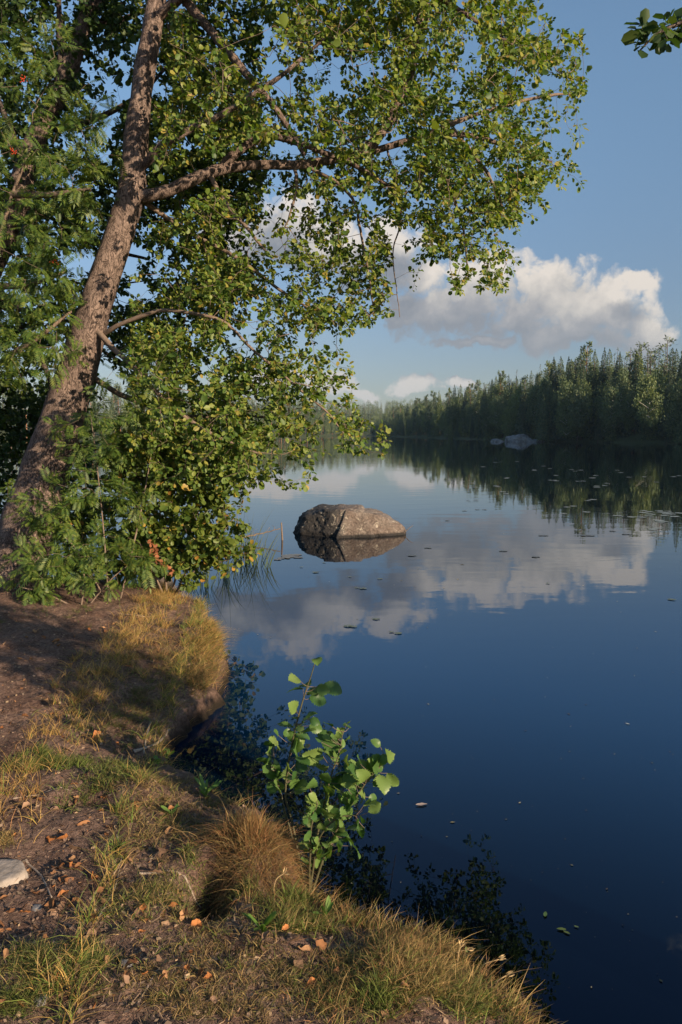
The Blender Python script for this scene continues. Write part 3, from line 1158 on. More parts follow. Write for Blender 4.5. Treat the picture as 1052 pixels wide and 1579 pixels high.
# how much leaf there is where (50 px cells from 300 px above the frame); 0 is open sky
MAP_A = ["000000355555530000", "000000455555540000", "000003455555554000", "000003455666655400", "000003456666665500", "000003556666665600",
         "000036425677777740", "000036612677667775", "000036641577745555", "000046763677665431", "000046788777787552", "000044523688888763", "000046641463456720",
         "000055652366153200", "000066654565102400", "000066646654000000", "000066643320000000", "000066777430000000", "000077888740000000", "000077888763000000", "000055554200000000"]


def Y_alder(px, py, r):
    up_ = np.interp(py, [0, 450, 550, 700], [9.7, 9.6, 9.2, 9.0])
    wid = np.interp(py, [-300, 0, 450, 700], [1.5, 1.2, 0.8, 0.6])
    out_ = np.interp(px, [200, 850], [0, 0.7])
    return up_ + out_ + r.normal(0, 1, len(px)) * wid


sk = Skeleton(tr)
sk.limb(tp[::1], 0.1)
for L in LIMBS:
    sk.limb(limb_px(L), 0.09, None)
tg = grid_targets(MAP_A, -300, 50, 11500, Y_alder, tr)
# the trunk and the long limb stay in view: no twigs in front of them
tgx, tgy = to_px(tg)
lane = np.array(TRUNK[:13] + [(x_, y_, d_, 40) for x_, y_, d_ in LIMBS[0][:7]] + [(x_, y_, d_, 16) for x_, y_, d_ in LIMBS[6][:5]])
lq = np.vstack((spline(np.array(TRUNK), 160)[:120], spline(np.array([(x_, y_, d_, 34) for x_, y_, d_ in LIMBS[0]]), 60)[:32], spline(np.array([(x_, y_, d_, 8) for x_, y_, d_ in LIMBS[6]]), 60)[:30]))
dd_ = np.sqrt((tgx[:, None] - lq[None, :, 0]) ** 2 + (tgy[:, None] - lq[None, :, 1]) ** 2) - lq[None, :, 3] * .5
tg = tg[~((dd_.min(1) < 12) & (tg[:, 1] < lq[np.argmin(dd_, 1), 2] + .15))]
ends = sk.grow(tg)
alder = thing('alder_tree', base, 'big leaning alder with pink brown bark and a long limb reaching out over the lake', 'tree')
# trunk with a flared foot
fl = 1 + 0.35 * np.exp(-np.maximum(tp[:, 2] - base[2], 0) / 0.25)
v, f = tube(tp, trad * fl, 28, True, rough=0.16, seed=3)
part(alder, 'trunk', v, f, M_BARK, smooth_=True)
for i, (L, (r0, r1)) in enumerate(zip(LIMBS, LIMB_R)):
    p = limb_px(L)
    q = spline(p, max(8, int(np.linalg.norm(np.diff(p, axis=0), axis=1).sum() / 0.07)))
    u = np.linspace(0, 1, len(q))
    rad = (r0 * (1 - u) ** 0.8 + r1 * (1 - (1 - u) ** 0.8)) / FPX * p[:, 1].mean()
    q = q + np.stack([0.02 * fbm(u * 9 + i * 3.3, u * 0 + k * 5.1, 3, 60 + i) for k in range(3)], -1)
    v, f = tube(q, rad, 12 if r0 > 5 else 8, True, rough=0.22, seed=i)
    part(alder, 'branch', v, f, M_BARK if r0 > 5 else M_TWIG, smooth_=True)
v, f = sk.twigs()
part(alder, 'twigs', v, f, M_TWIG)
v, f = leaf_cloud(sk, ends, 10.5, 0.053, tr, spread=0.045, sun_bias=.6)
part(alder, 'crown', v, f, M_ALDER)
print('alder leaves', len(f) // 2)

# ------------------------------------------------------------------ the dark alder behind it
TRUNK_B = [(-150, 800, 10.7, 60), (-60, 520, 10.8, 46), (0, 372, 10.8, 40), (25, 312, 10.8, 36), (55, 215, 10.9, 30), (98, 130, 10.9, 28), (124, 55, 11, 26), (146, -5, 11, 24), (185, -180, 11, 18), (220, -420, 11, 8)]
bp_, brad = trunk_px(TRUNK_B, 70)
bb = bp_[0].copy()
bb[2] = zt(bb[0], bb[1])
bp_ = np.vstack((np.array((bb[0] - .12, bb[1], bb[2] - .1)), bp_))
brad = np.concatenate(([brad[0] * 1.25], brad))
LIMBS_B = [[(97, 135, 10.9), (93, 60, 10.9), (91, 0, 10.9), (88, -120, 10.9)], [(40, 260, 10.8), (0, 160, 10.5), (-40, 60, 10.4)], [(60, 200, 10.9), (130, 190, 11.1), (210, 150, 11.2), (260, 100, 11.2)],
           [(20, 320, 10.8), (90, 330, 11.2), (160, 380, 11.3), (230, 400, 11.3)], [(130, 40, 11), (190, 30, 11.2), (270, -10, 11.2)], [(-20, 420, 10.8), (40, 520, 11), (80, 600, 11), (60, 700, 11)], [(-20, 420, 10.8), (20, 470, 10.6), (90, 500, 10.8), (190, 560, 11)], [(-10, 400, 10.8), (60, 420, 11.2), (150, 440, 11.5), (260, 430, 11.6), (350, 440, 11.6)], [(50, 230, 10.9), (120, 260, 11.2), (180, 300, 11.4), (300, 330, 11.6), (400, 350, 11.6)]]
MAP_B = ["7777776543", "7777776543", "7777776544", "5667777655", "6677776655", "6666777655", "5566777655", "5566777666", "6677777777", "7777777788", "7777777888", "7777777788", "7777777788", "7777667766", "6666654433", "6662222222", "7777700000", "7777700000", "7777500000", "7776300000"]
skb = Skeleton(tr)
skb.limb(bp_, 0.12)
for L in LIMBS_B:
    skb.limb(limb_px(L), 0.1)
tgb = grid_targets(MAP_B, -200, 50, 9000, lambda a, b_, r: 11.2 + r.normal(0, .5, len(a)), tr, x0=-100)
endb = skb.grow(tgb, maxlen=3.2)
dark = thing('alder_tree', bb, 'darker alder with a leaning shaded trunk behind the rowan on the left edge', 'tree')
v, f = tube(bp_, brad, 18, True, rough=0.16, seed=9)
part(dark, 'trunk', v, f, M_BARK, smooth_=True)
for i, L in enumerate(LIMBS_B):
    p = limb_px(L)
    q = spline(p, 24)
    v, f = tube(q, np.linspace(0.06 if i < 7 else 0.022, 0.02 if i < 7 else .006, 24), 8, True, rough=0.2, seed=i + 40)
    part(dark, 'branch', v, f, M_BARK_SHADE, smooth_=True)
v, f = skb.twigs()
part(dark, 'twigs', v, f, M_BARK_SHADE)
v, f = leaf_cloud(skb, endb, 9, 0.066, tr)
part(dark, 'crown', v, f, M_ALDER_SHADE)


# ------------------------------------------------------------------ rowans (feathered leaves)
def pinnate(pairs=7):
    """one feathered leaf in the plane: leaflets as bent diamonds, x across, y along 0..1"""
    vs, fs = [], []
    k = 0
    for j in range(pairs + 1):
        y = 0.22 + 0.70 * j / pairs
        L = 0.36 * (1 - 0.45 * abs(j / pairs - 0.45))
        for sgn in ((-1, 1) if j < pairs else (0,)):
            d = np.array((sgn * 0.86, 0.5 if sgn else 1.0, 0))
            d = d / np.linalg.norm(d)
            s_ = np.array((-d[1], d[0], 0)) * 0.042
            o = np.array((sgn * 0.01, y if sgn else 0.92, 0))
            if sgn == 0:
                L = 0.26
            vs += [o, o + d * L * .45 + s_ + (0, 0, .03), o + d * L - (0, 0, .06), o + d * L * .45 - s_ + (0, 0, .03)]
            fs.append((k, k + 1, k + 2, k + 3))
            k += 4
    vs += [np.array((-.008, 0, 0)), np.array((.008, 0, 0)), np.array((.004, .95, -.01)), np.array((-.004, .95, -.01))]
    fs.append((k, k + 1, k + 2, k + 3))
    return np.array(vs, float), np.array(fs)


PIN_V, PIN_F = pinnate()
PIN_V[:, 2] -= 0.18 * PIN_V[:, 1] ** 2      # the leaf arches down


def rowan_leaves(sk_, ends_, per, size, r, droop=0.25, tail=0.5):
    pos, ax, nr, ln = [], [], [], []
    for i, ids in ends_:
        ch = ids[-max(2, min(len(ids), int(tail / .07))):]
        c = r.poisson(per) + 2
        j = r.integers(0, len(ch) - 1, c)
        a, b_ = sk_.p[np.array(ch)[j]], sk_.p[np.array(ch)[j + 1]]
        d_ = norm(b_ - a + 1e-6)
        side = norm(np.cross(d_, r.normal(0, 1, (c, 3))))
        ax.append(norm(d_ * .5 + side + np.array((0, 0, -droop)) + r.normal(0, .15, (c, 3))))
        pos.append(a + (b_ - a) * r.random((c, 1)))
        nr.append(norm(r.normal(0, .30, (c, 3)) + np.array((0, 0, .8)) + np.array((.12, -.40, 0)) + np.array(SUN_V) * .25))
        ln.append(size * r.lognormal(0, .2, c))
    pos, ax, nr, ln = map(np.concatenate, (pos, ax, nr, ln))
    return stamp(pos, ax, nr, ln, ln * 1.0, PIN_V, PIN_F)


def rowan(name, label, cat, stems, targets, size, per, r, group=None, stem_r=0.012, berries=(), maxlen=1.6):
    b0 = stems[0][0].copy()
    b0[2] = zt(b0[0], b0[1])
    root = thing(name, b0, label, cat, group)
    s_ = Skeleton(r)
    for st_ in stems:
        st_ = np.asarray(st_)
        if st_ is stems[0]:
            pass
        s_.limb(st_, 0.08)
        q = spline(st_, 26)
        v_, f_ = tube(q, np.linspace(stem_r, stem_r * .3, 26), 8, True, rough=.1)
        part(root, 'stem', v_, f_, M_TWIG, smooth_=True)
    e_ = s_.grow(targets, maxlen=maxlen)
    v_, f_ = s_.twigs(rmax=.012)
    part(root, 'twigs', v_, f_, M_TWIG)
    v_, f_ = rowan_leaves(s_, e_, per, size, r)
    part(root, 'foliage', v_, f_, M_ROWAN)
    for bx in berries:
        B = Bag()
        c0 = P(*bx)
        for k in range(14):
            o = c0 + r.normal(0, .022, 3) * (1, 1, .7)
            B.add(*ball(o, .0065, 5, 4))
        v_, f_ = B.get()
        part(root, 'berry_cluster', v_, f_, M_BERRY, smooth_=True)
    return root


def ball(c, rad, m_=6, n_=4):
    th = np.linspace(0, 2 * np.pi, m_, endpoint=False)
    ph = np.linspace(0.12, np.pi - 0.12, n_)
    v_ = np.array([[(np.sin(p) * np.cos(t_), np.sin(p) * np.sin(t_), np.cos(p)) for t_ in th] for p in ph]).reshape(-1, 3) * rad + c
    f_ = np.array([(i * m_ + j, i * m_ + (j + 1) % m_, (i + 1) * m_ + (j + 1) % m_, (i + 1) * m_ + j) for i in range(n_ - 1) for j in range(m_)])
    return v_, f_


def blob_targets(blobs, r):
    out_ = []
    for (px, py, Y, rx, ry, rd, n) in blobs:
        q = norm(r.normal(0, 1, (n, 3))) * r.random((n, 1)) ** (1 / 1.7)
        for x_ in q:
            out_.append(P(px + x_[0] * rx, py + x_[1] * ry, Y + x_[2] * rd))
    return np.array(out_)


rr_ = np.random.default_rng(202)
b0 = P(-70, 900, 9.6)
stems = [np.array([(b0[0], b0[1], zt(b0[0], b0[1]) - .05), P(-60, 700, 9.6), P(-30, 500, 9.5), P(10, 330, 9.3), P(50, 220, 9.2)]),
         np.array([P(-50, 620, 9.6), P(0, 560, 9.2), P(60, 520, 9.0), P(110, 480, 9.0)]),
         np.array([P(-20, 440, 9.4), P(40, 440, 9.0), P(100, 420, 8.9)]),
         np.array([P(20, 300, 9.3), P(80, 300, 9.0), P(140, 290, 8.9)])]
tgs = blob_targets([(55, 100, 9.2, 90, 70, .7, 36), (60, 230, 9.1, 105, 100, .7, 62), (55, 400, 9.0, 110, 110, .7, 92), (125, 290, 9.0, 70, 110, .5, 36), (50, 530, 9.0, 95, 80, .6, 58), (130, 180, 9.2, 80, 80, .5, 22), (-60, 350, 9.2, 80, 250, .5, 40)], rr_)
# the leaning trunk behind stays in view between the fronds
gx_, gy_ = to_px(tgs)
lq = spline(np.array(TRUNK_B), 120)
dd_ = np.sqrt((gx_[:, None] - lq[None, :, 0]) ** 2 + (gy_[:, None] - lq[None, :, 1]) ** 2).min(1)
tgs = tgs[~((dd_ < 16) & (gy_ < 385) & (rr_.random(len(tgs)) < .75))]
rowan('rowan_tree', 'rowan with feathery green leaves and small red berry clusters at the left edge', 'tree', stems, tgs, 0.18, 2.5, rr_, stem_r=.05,
      berries=[(20, 233, 8.8), (37, 122, 8.9), (84, 404, 8.7)])
# young rowans at the foot of the alder, in front of its trunk
for lab, st_, bl in [
    ('tall young rowan with feathery leaves in front of the foot of the leaning alder',
     [[(168, 925, 8.35), (160, 820, 8.35), (150, 720, 8.35), (140, 640, 8.4)], [(185, 925, 8.5), (215, 800, 8.5), (235, 690, 8.6), (245, 610, 8.6)], [(165, 920, 8.4), (120, 850, 8.3), (80, 810, 8.3)]],
     [(150, 690, 8.3, 90, 70, .35, 40), (90, 800, 8.25, 100, 90, .3, 62), (215, 640, 8.5, 90, 80, .35, 44), (190, 780, 8.4, 70, 60, .3, 30), (240, 560, 8.6, 60, 50, .3, 18)]),
    ('low young rowan sprouting beside the roots of the leaning alder',
     [[(125, 935, 8.1), (130, 890, 8.1), (120, 850, 8.1)], [(135, 935, 8.15), (175, 890, 8.15), (215, 860, 8.2)], [(118, 935, 8.1), (70, 915, 8.05), (30, 905, 8.0)]],
     [(130, 870, 8.1, 80, 40, .25, 26), (60, 880, 8.05, 75, 45, .25, 36), (200, 870, 8.2, 60, 45, .25, 24)])]:
    sts = []
    for q in st_:
        w = limb_px(q)
        g_ = zt(w[0][0], w[0][1])
        w[0][2] = g_ - .04
        sts.append(w)
    rowan('young_rowan', lab, 'shrub', sts, blob_targets(bl, rr_), 0.15, 2.4, rr_, 'young rowans at the foot of the alder', stem_r=.011, maxlen=1.2)

# ------------------------------------------------------------------ alder shrub at the water's edge
sr = np.random.default_rng(303)
b0 = P(262, 900, 9.0)
b0[2] = zt(b0[0], b0[1])
shrub = thing('alder_shrub', b0, 'leafy alder shrub with some yellow and orange leaves leaning over the reeds', 'shrub')
sks = Skeleton(sr)
for q in [[(268, 905, 9.0), (310, 870, 8.9), (345, 865, 8.8), (368, 855, 8.8)], [(258, 905, 9.0), (250, 830, 8.9), (245, 740, 8.8), (250, 660, 8.8)], [(262, 905, 9.0), (285, 840, 8.9), (310, 780, 8.8), (330, 730, 8.8)], [(266, 905, 9.0), (300, 860, 8.9), (335, 830, 8.8), (360, 800, 8.8)], [(255, 905, 9.0), (220, 840, 8.9), (200, 760, 8.9)]]:
    w = limb_px(q)
    w[0][2] = b0[2] - .05
    sks.limb(w, .07)
    v, f = tube(spline(w, 24), np.linspace(.014, .004, 24), 7)
    part(shrub, 'stem', v, f, M_TWIG, smooth_=True)
tgs = blob_targets([(250, 720, 8.9, 95, 70, .45, 260), (290, 800, 8.85, 95, 75, .45, 220), (340, 845, 8.85, 60, 45, .35, 90), (220, 830, 8.9, 70, 60, .35, 150), (280, 865, 8.9, 75, 40, .35, 90), (330, 760, 8.8, 55, 40, .3, 80), (200, 700, 9.1, 60, 60, .3, 70), (130, 800, 9.9, 70, 80, .3, 160), (150, 870, 9.7, 80, 35, .25, 90), (230, 850, 9.4, 70, 50, .3, 90)], sr)
ee = sks.grow(tgs, maxlen=1.9)
v, f = sks.twigs(rmax=.008)
part(shrub, 'twigs', v, f, M_TWIG)
v, f = leaf_cloud(sks, ee, 9, 0.062, sr)
part(shrub, 'foliage', v, f, M_SHRUB)
# a dead branch with rusty leaves hanging in the shrub
pos = np.array([P(a, b_, 8.45) for a, b_ in zip(np.interp(np.linspace(0, 1, 60), [0, .5, 1], [233, 243, 268]), np.linspace(835, 885, 60))]) + sr.normal(0, .018, (60, 3))
v, f = stamp(pos, norm(sr.normal(0, 1, (60, 3)) + (0, 0, -.8)), norm(sr.normal(0, 1, (60, 3)) + np.array(SUN_V)), sr.uniform(.04, .075, 60), sr.uniform(.03, .05, 60), LEAF_V, LEAF_F)
part(shrub, 'dead_leaves', v, f, M_DEADLEAF, attr=np.tile((.26, .10, .045), (len(v), 1)))['label'] = 'rusty orange dead leaves'

# ------------------------------------------------------------------ alder on the right bank whose branch hangs into the picture
orr = np.random.default_rng(404)
b0 = np.array((3.9, 0.5, 0))
b0[2] = zt(3.9, 0.5)
over = thing('alder_tree', b0, 'alder outside the right edge with only the tip of a dark leafy branch hanging in', 'tree')
tk = np.array([(3.9, 0.5, b0[2] - .1), (3.85, .6, 1.5), (3.75, .75, 3.2), (3.7, .9, 5.2), (3.7, 1.0, 7.5)])
v, f = tube(spline(tk, 40), np.linspace(.19, .05, 40), 16, True, rough=.15, seed=2)
part(over, 'trunk', v, f, M_BARK, smooth_=True)
sko = Skeleton(orr)
sko.limb(tk, .1)
lb = [np.array([(3.74, .78, 3.4), (3.4, 2.2, 4.3), (2.8, 3.5, 4.75), P(1075, 20, 4.3), P(1040, 38, 4.3), P(1010, 55, 4.3), P(985, 80, 4.3)]),
      np.array([(3.84, .62, 1.7), (3.4, .9, 2.2), (2.9, 1.1, 2.3)]), np.array([(3.79, .69, 2.5), (3.4, 1.0, 3.0), (2.9, 1.2, 3.1)])]
for q in lb:
    sko.limb(q, .08)
    v, f = tube(spline(q, 24), np.linspace(.022, .004, 24), 7)
    part(over, 'branch', v, f, M_BARK_SHADE, smooth_=True)
tgo = []
for k in range(15):
    tgo.append(P(orr.uniform(985, 1100), 0, 4.3 + orr.normal(0, .1)))
    x_ = tgo[-1]
    a = (x_[0])
    px = to_px(x_)[0]
    tgo[-1] = P(px, np.interp(px, [980, 1010, 1060, 1120], [85, 55, 35, 0]) + orr.normal(0, 16), x_[1])
crown_o = norm(orr.normal(0, 1, (420, 3))) * orr.random((420, 1)) ** .4 * np.array((.72, .50, .9)) + np.array((3.15, 1.32, 2.45))
crown_o = crown_o[(crown_o[:, 0] - 0.56 * crown_o[:, 1] > 1.1)]
eo = sko.grow(np.vstack((np.array(tgo), crown_o)), maxlen=1.2)
v, f = sko.twigs(rmax=.012)
part(over, 'twigs', v, f, M_BARK_SHADE)
v, f = leaf_cloud(sko, eo, 6, 0.058, orr)
part(over, 'crown', v, f, M_ALDER_SHADE)

# ================================================================== THE LAKE: BOULDER, REEDS, PADS, STICKS
br = np.random.default_rng(505)


def ico(sub):
    import bmesh
    bm = bmesh.new()
    bmesh.ops.create_icosphere(bm, subdivisions=sub, radius=1.0)
    v_ = np.array([x.co[:] for x in bm.verts])
    f_ = np.array([[x.index for x in fc.verts] for fc in bm.faces])
    bm.free()
    return v_, f_


def n3(v_, s_, seed, oct=4):
    a = fbm(v_[:, 0] * s_ + 3.1, v_[:, 1] * s_ + v_[:, 2] * s_ * 0.7, oct, seed)
    b_ = fbm(v_[:, 1] * s_ - 8.2, v_[:, 2] * s_ + v_[:, 0] * s_ * 0.6, oct, seed + 9)
    c_ = fbm(v_[:, 2] * s_ + 5.5, v_[:, 0] * s_ - v_[:, 1] * s_ * 0.5, oct, seed + 19)
    return (a + b_ + c_) / 1.7


# a rock as the common inside of a set of cutting planes, then worn by noise
def hewn(planes, sub=5, soft=14.0, rough=0.03, seed=0):
    v_, f_ = ico(sub)
    n_ = np.array([p[:3] for p in planes], float)
    d_ = np.array([p[3] for p in planes], float)
    ln_ = np.linalg.norm(n_, axis=1, keepdims=True)
    n_, d_ = n_ / ln_, d_
    c_ = v_ @ n_.T
    inv = np.maximum(c_, 1e-3) / d_
    r_ = 1.0 / (np.sum(inv ** soft, 1) ** (1 / soft))
    v2 = v_ * r_[:, None]
    sz = np.mean(r_)
    k = n3(v2 / sz, 1.4, seed, 4) * rough + n3(v2 / sz, 5.0, seed + 5, 4) * rough * 0.45 + n3(v2 / sz, 16.0, seed + 7, 3) * rough * 0.16
    return v2 * (1 + k[:, None]), f_


m, t, b, out = mat('boulder stone')
tx = N(t, 'ShaderNodeTexCoord')
a1 = noise(t, tx.outputs['Object'], 3.0, 6, 0.65)
a2 = noise(t, tx.outputs['Object'], 22, 5, 0.7)
a3 = noise(t, tx.outputs['Object'], 5.5, 5, 0.75, 0.6)
c = ramp(t, a2.outputs[0], [(0.3, (0.085, 0.068, 0.057)), (0.55, (0.185, 0.150, 0.125)), (0.75, (0.31, 0.262, 0.22))])
c = mixc(t, smooth(t, a1.outputs[0], 0.42, 0.6), c, mixc(t, 1.0, c, (0.72, 0.66, 0.64), 'MULTIPLY'))
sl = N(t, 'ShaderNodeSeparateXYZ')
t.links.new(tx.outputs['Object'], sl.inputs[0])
left_shade = smooth(t, mth(t, 'ADD', sl.outputs[0], mth(t, 'MULTIPLY', mth(t, 'SUBTRACT', a3.outputs[0], 0.5), 1.1)), -0.10, -0.26)
dk = mth(t, 'MAXIMUM', mth(t, 'MULTIPLY', smooth(t, a3.outputs[0], 0.62, 0.68), 0.6), mth(t, 'MULTIPLY', left_shade, 0.93))
c = mixc(t, dk, c, (0.030, 0.029, 0.029))       # black lichen patches, and the shade of the left end painted in
c = mixc(t, mth(t, 'MULTIPLY', smooth(t, a3.outputs[0], 0.42, 0.37), 0.75), c, (0.40, 0.35, 0.28))          # pale lichen
gp = N(t, 'ShaderNodeNewGeometry')
sp = N(t, 'ShaderNodeSeparateXYZ')
t.links.new(gp.outputs['Position'], sp.inputs[0])
c = mixc(t, smooth(t, mth(t, 'ADD', sp.outputs[2], mth(t, 'MULTIPLY', a1.outputs[0], 0.06)), 0.12, 0.06), c, (0.018, 0.015, 0.013))  # wet foot
t.links.new(c, b.inputs['Base Color'])
setin(b, Roughness=0.85)
bp = N(t, 'ShaderNodeBump')
setin(bp, Strength=0.8, Distance=0.05)
t.links.new(mth(t, 'ADD', a2.outputs[0], mth(t, 'MULTIPLY', a1.outputs[0], 1.5)), bp.inputs['Height'])
t.links.new(bp.outputs[0], b.inputs['Normal'])
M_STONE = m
YR = G(540, 828)[1]
rock_c = P(538, 828, YR + 0.55)
rock_c[2] = 0.0
k = (YR + .55) / FPX
def hewn_r(planes, v_, soft):
    n_ = np.array([p[:3] for p in planes], float)
    n_ /= np.linalg.norm(n_, axis=1, keepdims=True)
    d_ = np.array([p[3] for p in planes], float)
    inv = np.maximum(v_ @ n_.T, 1e-3) / d_
    return 1.0 / (np.sum(inv ** soft, 1) ** (1 / soft))


v, f = ico(7)
left_block = [(.03, -.05, 1, .585), (-.40, -.12, .90, .76), (-.86, -.42, .32, .93), (-.97, .1, .25, 1.12), (-.50, -.84, .22, .66), (.06, -.93, .36, .60), (.20, -.62, .76, .66), (.9, -.05, .42, .50), (0, 1, .25, .60), (-.6, .8, .2, .85), (0, 0, -1, .5)]
right_lobe = [(.12, -.02, 1, .55), (.46, -.12, .88, .70), (.80, -.1, .60, 1.02), (.97, -.1, .2, 1.32), (.30, -.90, .32, .60), (.66, -.72, .25, .86), (-.9, 0, .3, .25), (0, 1, .25, .52), (.7, .7, .2, .8), (0, 0, -1, .5)]
r_ = np.maximum(hewn_r(left_block, v, 34), hewn_r(right_lobe, v, 22))
v = v * r_[:, None]
k_ = n3(v, 1.9, 12, 4) * .05 + n3(v, 6.5, 17, 4) * .042 + n3(v, 19.0, 19, 3) * .016
v = v * (1 + k_[:, None]) * np.array((1.07, 1, 1.0))
tag(link('boulder', mesh_np('boulder', v, f, M_STONE, smooth_=True), None, tuple(rock_c)), 'grey brown boulder with black lichen and a left face painted in shade rising out of the lake', 'boulder')
# painted shade over the left facets of the boulder is part of its material; a twig lies against its right end
q = np.array([P(622, 822, YR + .4), P(631, 813, YR + .4), P(637, 809, YR + .4)])
q[:, 2] -= .02
v, f = tube(q, [.009, .007, .004], 5)
tag(link('twig', mesh_np('twig', v, f, M_TWIG)), 'thin dark twig poking up at the right end of the lake boulder', 'twig')

M_OUT = plain_mat('outcrop stone', (.17, .165, .165), .9, .55, .9, .6)
# outcrop and stones on the far right shore
for px, py, w_, h_, lab in [(803, 677, 40, 12, 'pale grey rock outcrop at the water line of the right shore'), (768, 679, 16, 5, 'low pale stone left of the rock outcrop on the right shore'),
                            (830, 681, 18, 4, 'flat pale stone right of the rock outcrop on the right shore')]:
    Y = 186.0
    c0 = P(px, 681, Y)
    s_ = Y / FPX
    v, f = hewn([(0, 0, 1, .9), (-.5, -.4, .8, .8), (.6, -.3, .7, .75), (-1, -.2, .3, 1), (1, 0, .3, 1), (0, -1, .4, .7), (0, 1, .2, .8), (.3, -.8, .6, .75), (0, 0, -1, .5)], 5, 26, .24, int(px))
    v = v * np.array((w_ / 2 * s_, 2.5, h_ * s_))
    c0[2] = 0.0
    tag(link('rock_outcrop', mesh_np('rock_outcrop', v, f, M_OUT, smooth_=False), None, tuple(c0)), lab, 'rock', 'rocks on the right shore')

# small dark rock at the water's edge behind the grass
c0 = G(240, 903, .02)
v, f = hewn([(0, 0, 1, .6), (-1, 0, .3, 1), (1, 0, .3, 1), (0, -1, .4, .7), (0, 1, .2, .8), (.4, -.6, .8, .7), (0, 0, -1, .5)], 4, 12, .05, 3)
tag(link('shore_stone', mesh_np('shore_stone', v * .22, f, M_STONE, smooth_=True), None, tuple(c0)), 'dark wet stone at the water edge behind the yellow grass tip', 'stone')

# stick standing in the water with a thin branch lying from the shrub to it
YS = G(435, 833)[1]
q = np.array([P(436, 846, YS), P(435, 825, YS), P(434, 806, YS)])
v, f = tube(q, [.022, .02, .014], 7, True, rough=.2)
tag(link('stick', mesh_np('stick', v, f, M_TWIG, smooth_=True)), 'short upright stick standing in the water left of the boulder', 'stick')
q = spline(np.array([P(335, 838, YS - .7), P(372, 830, YS - .3), P(400, 823, YS - .1), P(432, 816, YS)]), 20) + br.normal(0, .006, (20, 3))
v, f = tube(q, np.linspace(.026, .008, 20), 6, True, rough=.2)
B = Bag()
B.add(v, f)
for k_ in (7, 11, 15, 17):
    B.add(*tube([q[k_], q[k_] + br.normal(0, .04, 3) + (0, 0, .05), q[k_] + br.normal(0, .05, 3) + (0, 0, .10)], [.006, .004, .002], 4))
v, f = B.get()
tag(link('dead_branch', mesh_np('dead_branch', v, f, M_TWIG)), 'thin dead branch reaching from the shrub to the upright stick over the water', 'branch')

# reeds: clumps of thin blades
def blades(base_, n_, length, width, lean, r, spread, col, tipcol=None, seg=4, bow=0.4):
    """n_ blades from points near base_; returns verts, faces, colours"""
    o = base_ if base_.ndim == 2 else base_ + np.stack((r.normal(0, spread, n_), r.normal(0, spread, n_), np.zeros(n_)), -1)
    L = length * r.lognormal(0, .25, n_) if np.isscalar(length) else length
    an = r.random(n_) * 2 * np.pi
    h_ = np.stack((np.cos(an), np.sin(an), np.zeros(n_)), -1)
    lean = np.asarray(lean, float)
    d0_ = norm(np.array((0, 0, 1.0)) + h_ * r.uniform(.05, .55, n_)[:, None] * 1.0 + lean)
    out_ = norm(h_ + lean * 1.5 + 1e-6)
    u = np.linspace(0, 1, seg + 1)
    bw = bow * r.uniform(.2, 1.4, n_)
    ctr = o[:, None] + d0_[:, None] * (u[None, :, None] * L[:, None, None]) + (out_ - np.array((0, 0, .55)))[:, None] * ((u ** 2.2)[None, :, None] * (L * bw)[:, None, None])
    sd_ = norm(np.cross(d0_, r.normal(0, 1, (n_, 3))))
    wd = width * r.uniform(.7, 1.3, n_)
    ww = np.clip(1.0 - u ** 2.5, 0.08, 1)
    v_ = np.stack((ctr + sd_[:, None] * (wd[:, None, None] * ww[None, :, None] * .5), ctr - sd_[:, None] * (wd[:, None, None] * ww[None, :, None] * .5)), 2)
    v_ = v_.reshape(n_, -1, 3)
    tf_ = np.array([(2 * j, 2 * j + 1, 2 * j + 3, 2 * j + 2) for j in range(seg)])
    f_ = tf_[None] + (np.arange(n_) * 2 * (seg + 1))[:, None, None]
    col = np.broadcast_to(np.asarray(col, float), (n_, 3))
    tc_ = col if tipcol is None else np.broadcast_to(np.asarray(tipcol, float), (n_, 3))
    cc = col[:, None] * (1 - u[None, :, None]) + tc_[:, None] * u[None, :, None]
    cc = np.repeat(cc[:, :, None], 2, 2).reshape(-1, 3)
    return v_.reshape(-1, 3), f_.reshape(-1, 4), cc


for px, py, n_, L, spr, lab in [(385, 868, 26, .62, .10, 'thin sparse reeds standing in the water farthest from the shrub'), (402, 874, 14, .50, .10, 'few bent reeds at the right edge of the reed bed'),
                                (368, 862, 16, .6, .08, 'thin reeds just right of the shrub leaves'), (350, 890, 20, .48, .07, 'drooping green reeds beneath the shrub tip'),
                                (318, 905, 18, .45, .07, 'reeds close to the grassy tip under the shrub'), (296, 902, 12, .4, .06, 'reeds in the blue water gap by the shore stone')]:
    c0 = G(px, py, 0)
    t_ = thing('reed_clump', c0, lab, 'reeds', 'reeds by the shrub')
    v, f, cc = blades(c0 - (0, 0, .05), int(n_ * 1.5), L, .011, (.05, -.02, .2), br, spr, (.05, .085, .03), (.12, .13, .05), seg=6, bow=.22)
    part(t_, 'blades', v, f, M_GRASS, attr=cc)

# lily pads
PAD = []
ring = np.linspace(0.22, 2 * np.pi - 0.22, 13)


def pad_mesh(r):
    k_ = 1 + .06 * r.normal(0, 1, 13)
    v_ = [(0, 0, .012)] + [(math.cos(a) * q_, math.sin(a) * q_, .006 + .006 * r.random()) for a, q_ in zip(ring, k_)]
    f_ = [(0, i, i + 1, i + 2) for i in range(1, 12, 2)]
    return np.array(v_), np.array(f_)


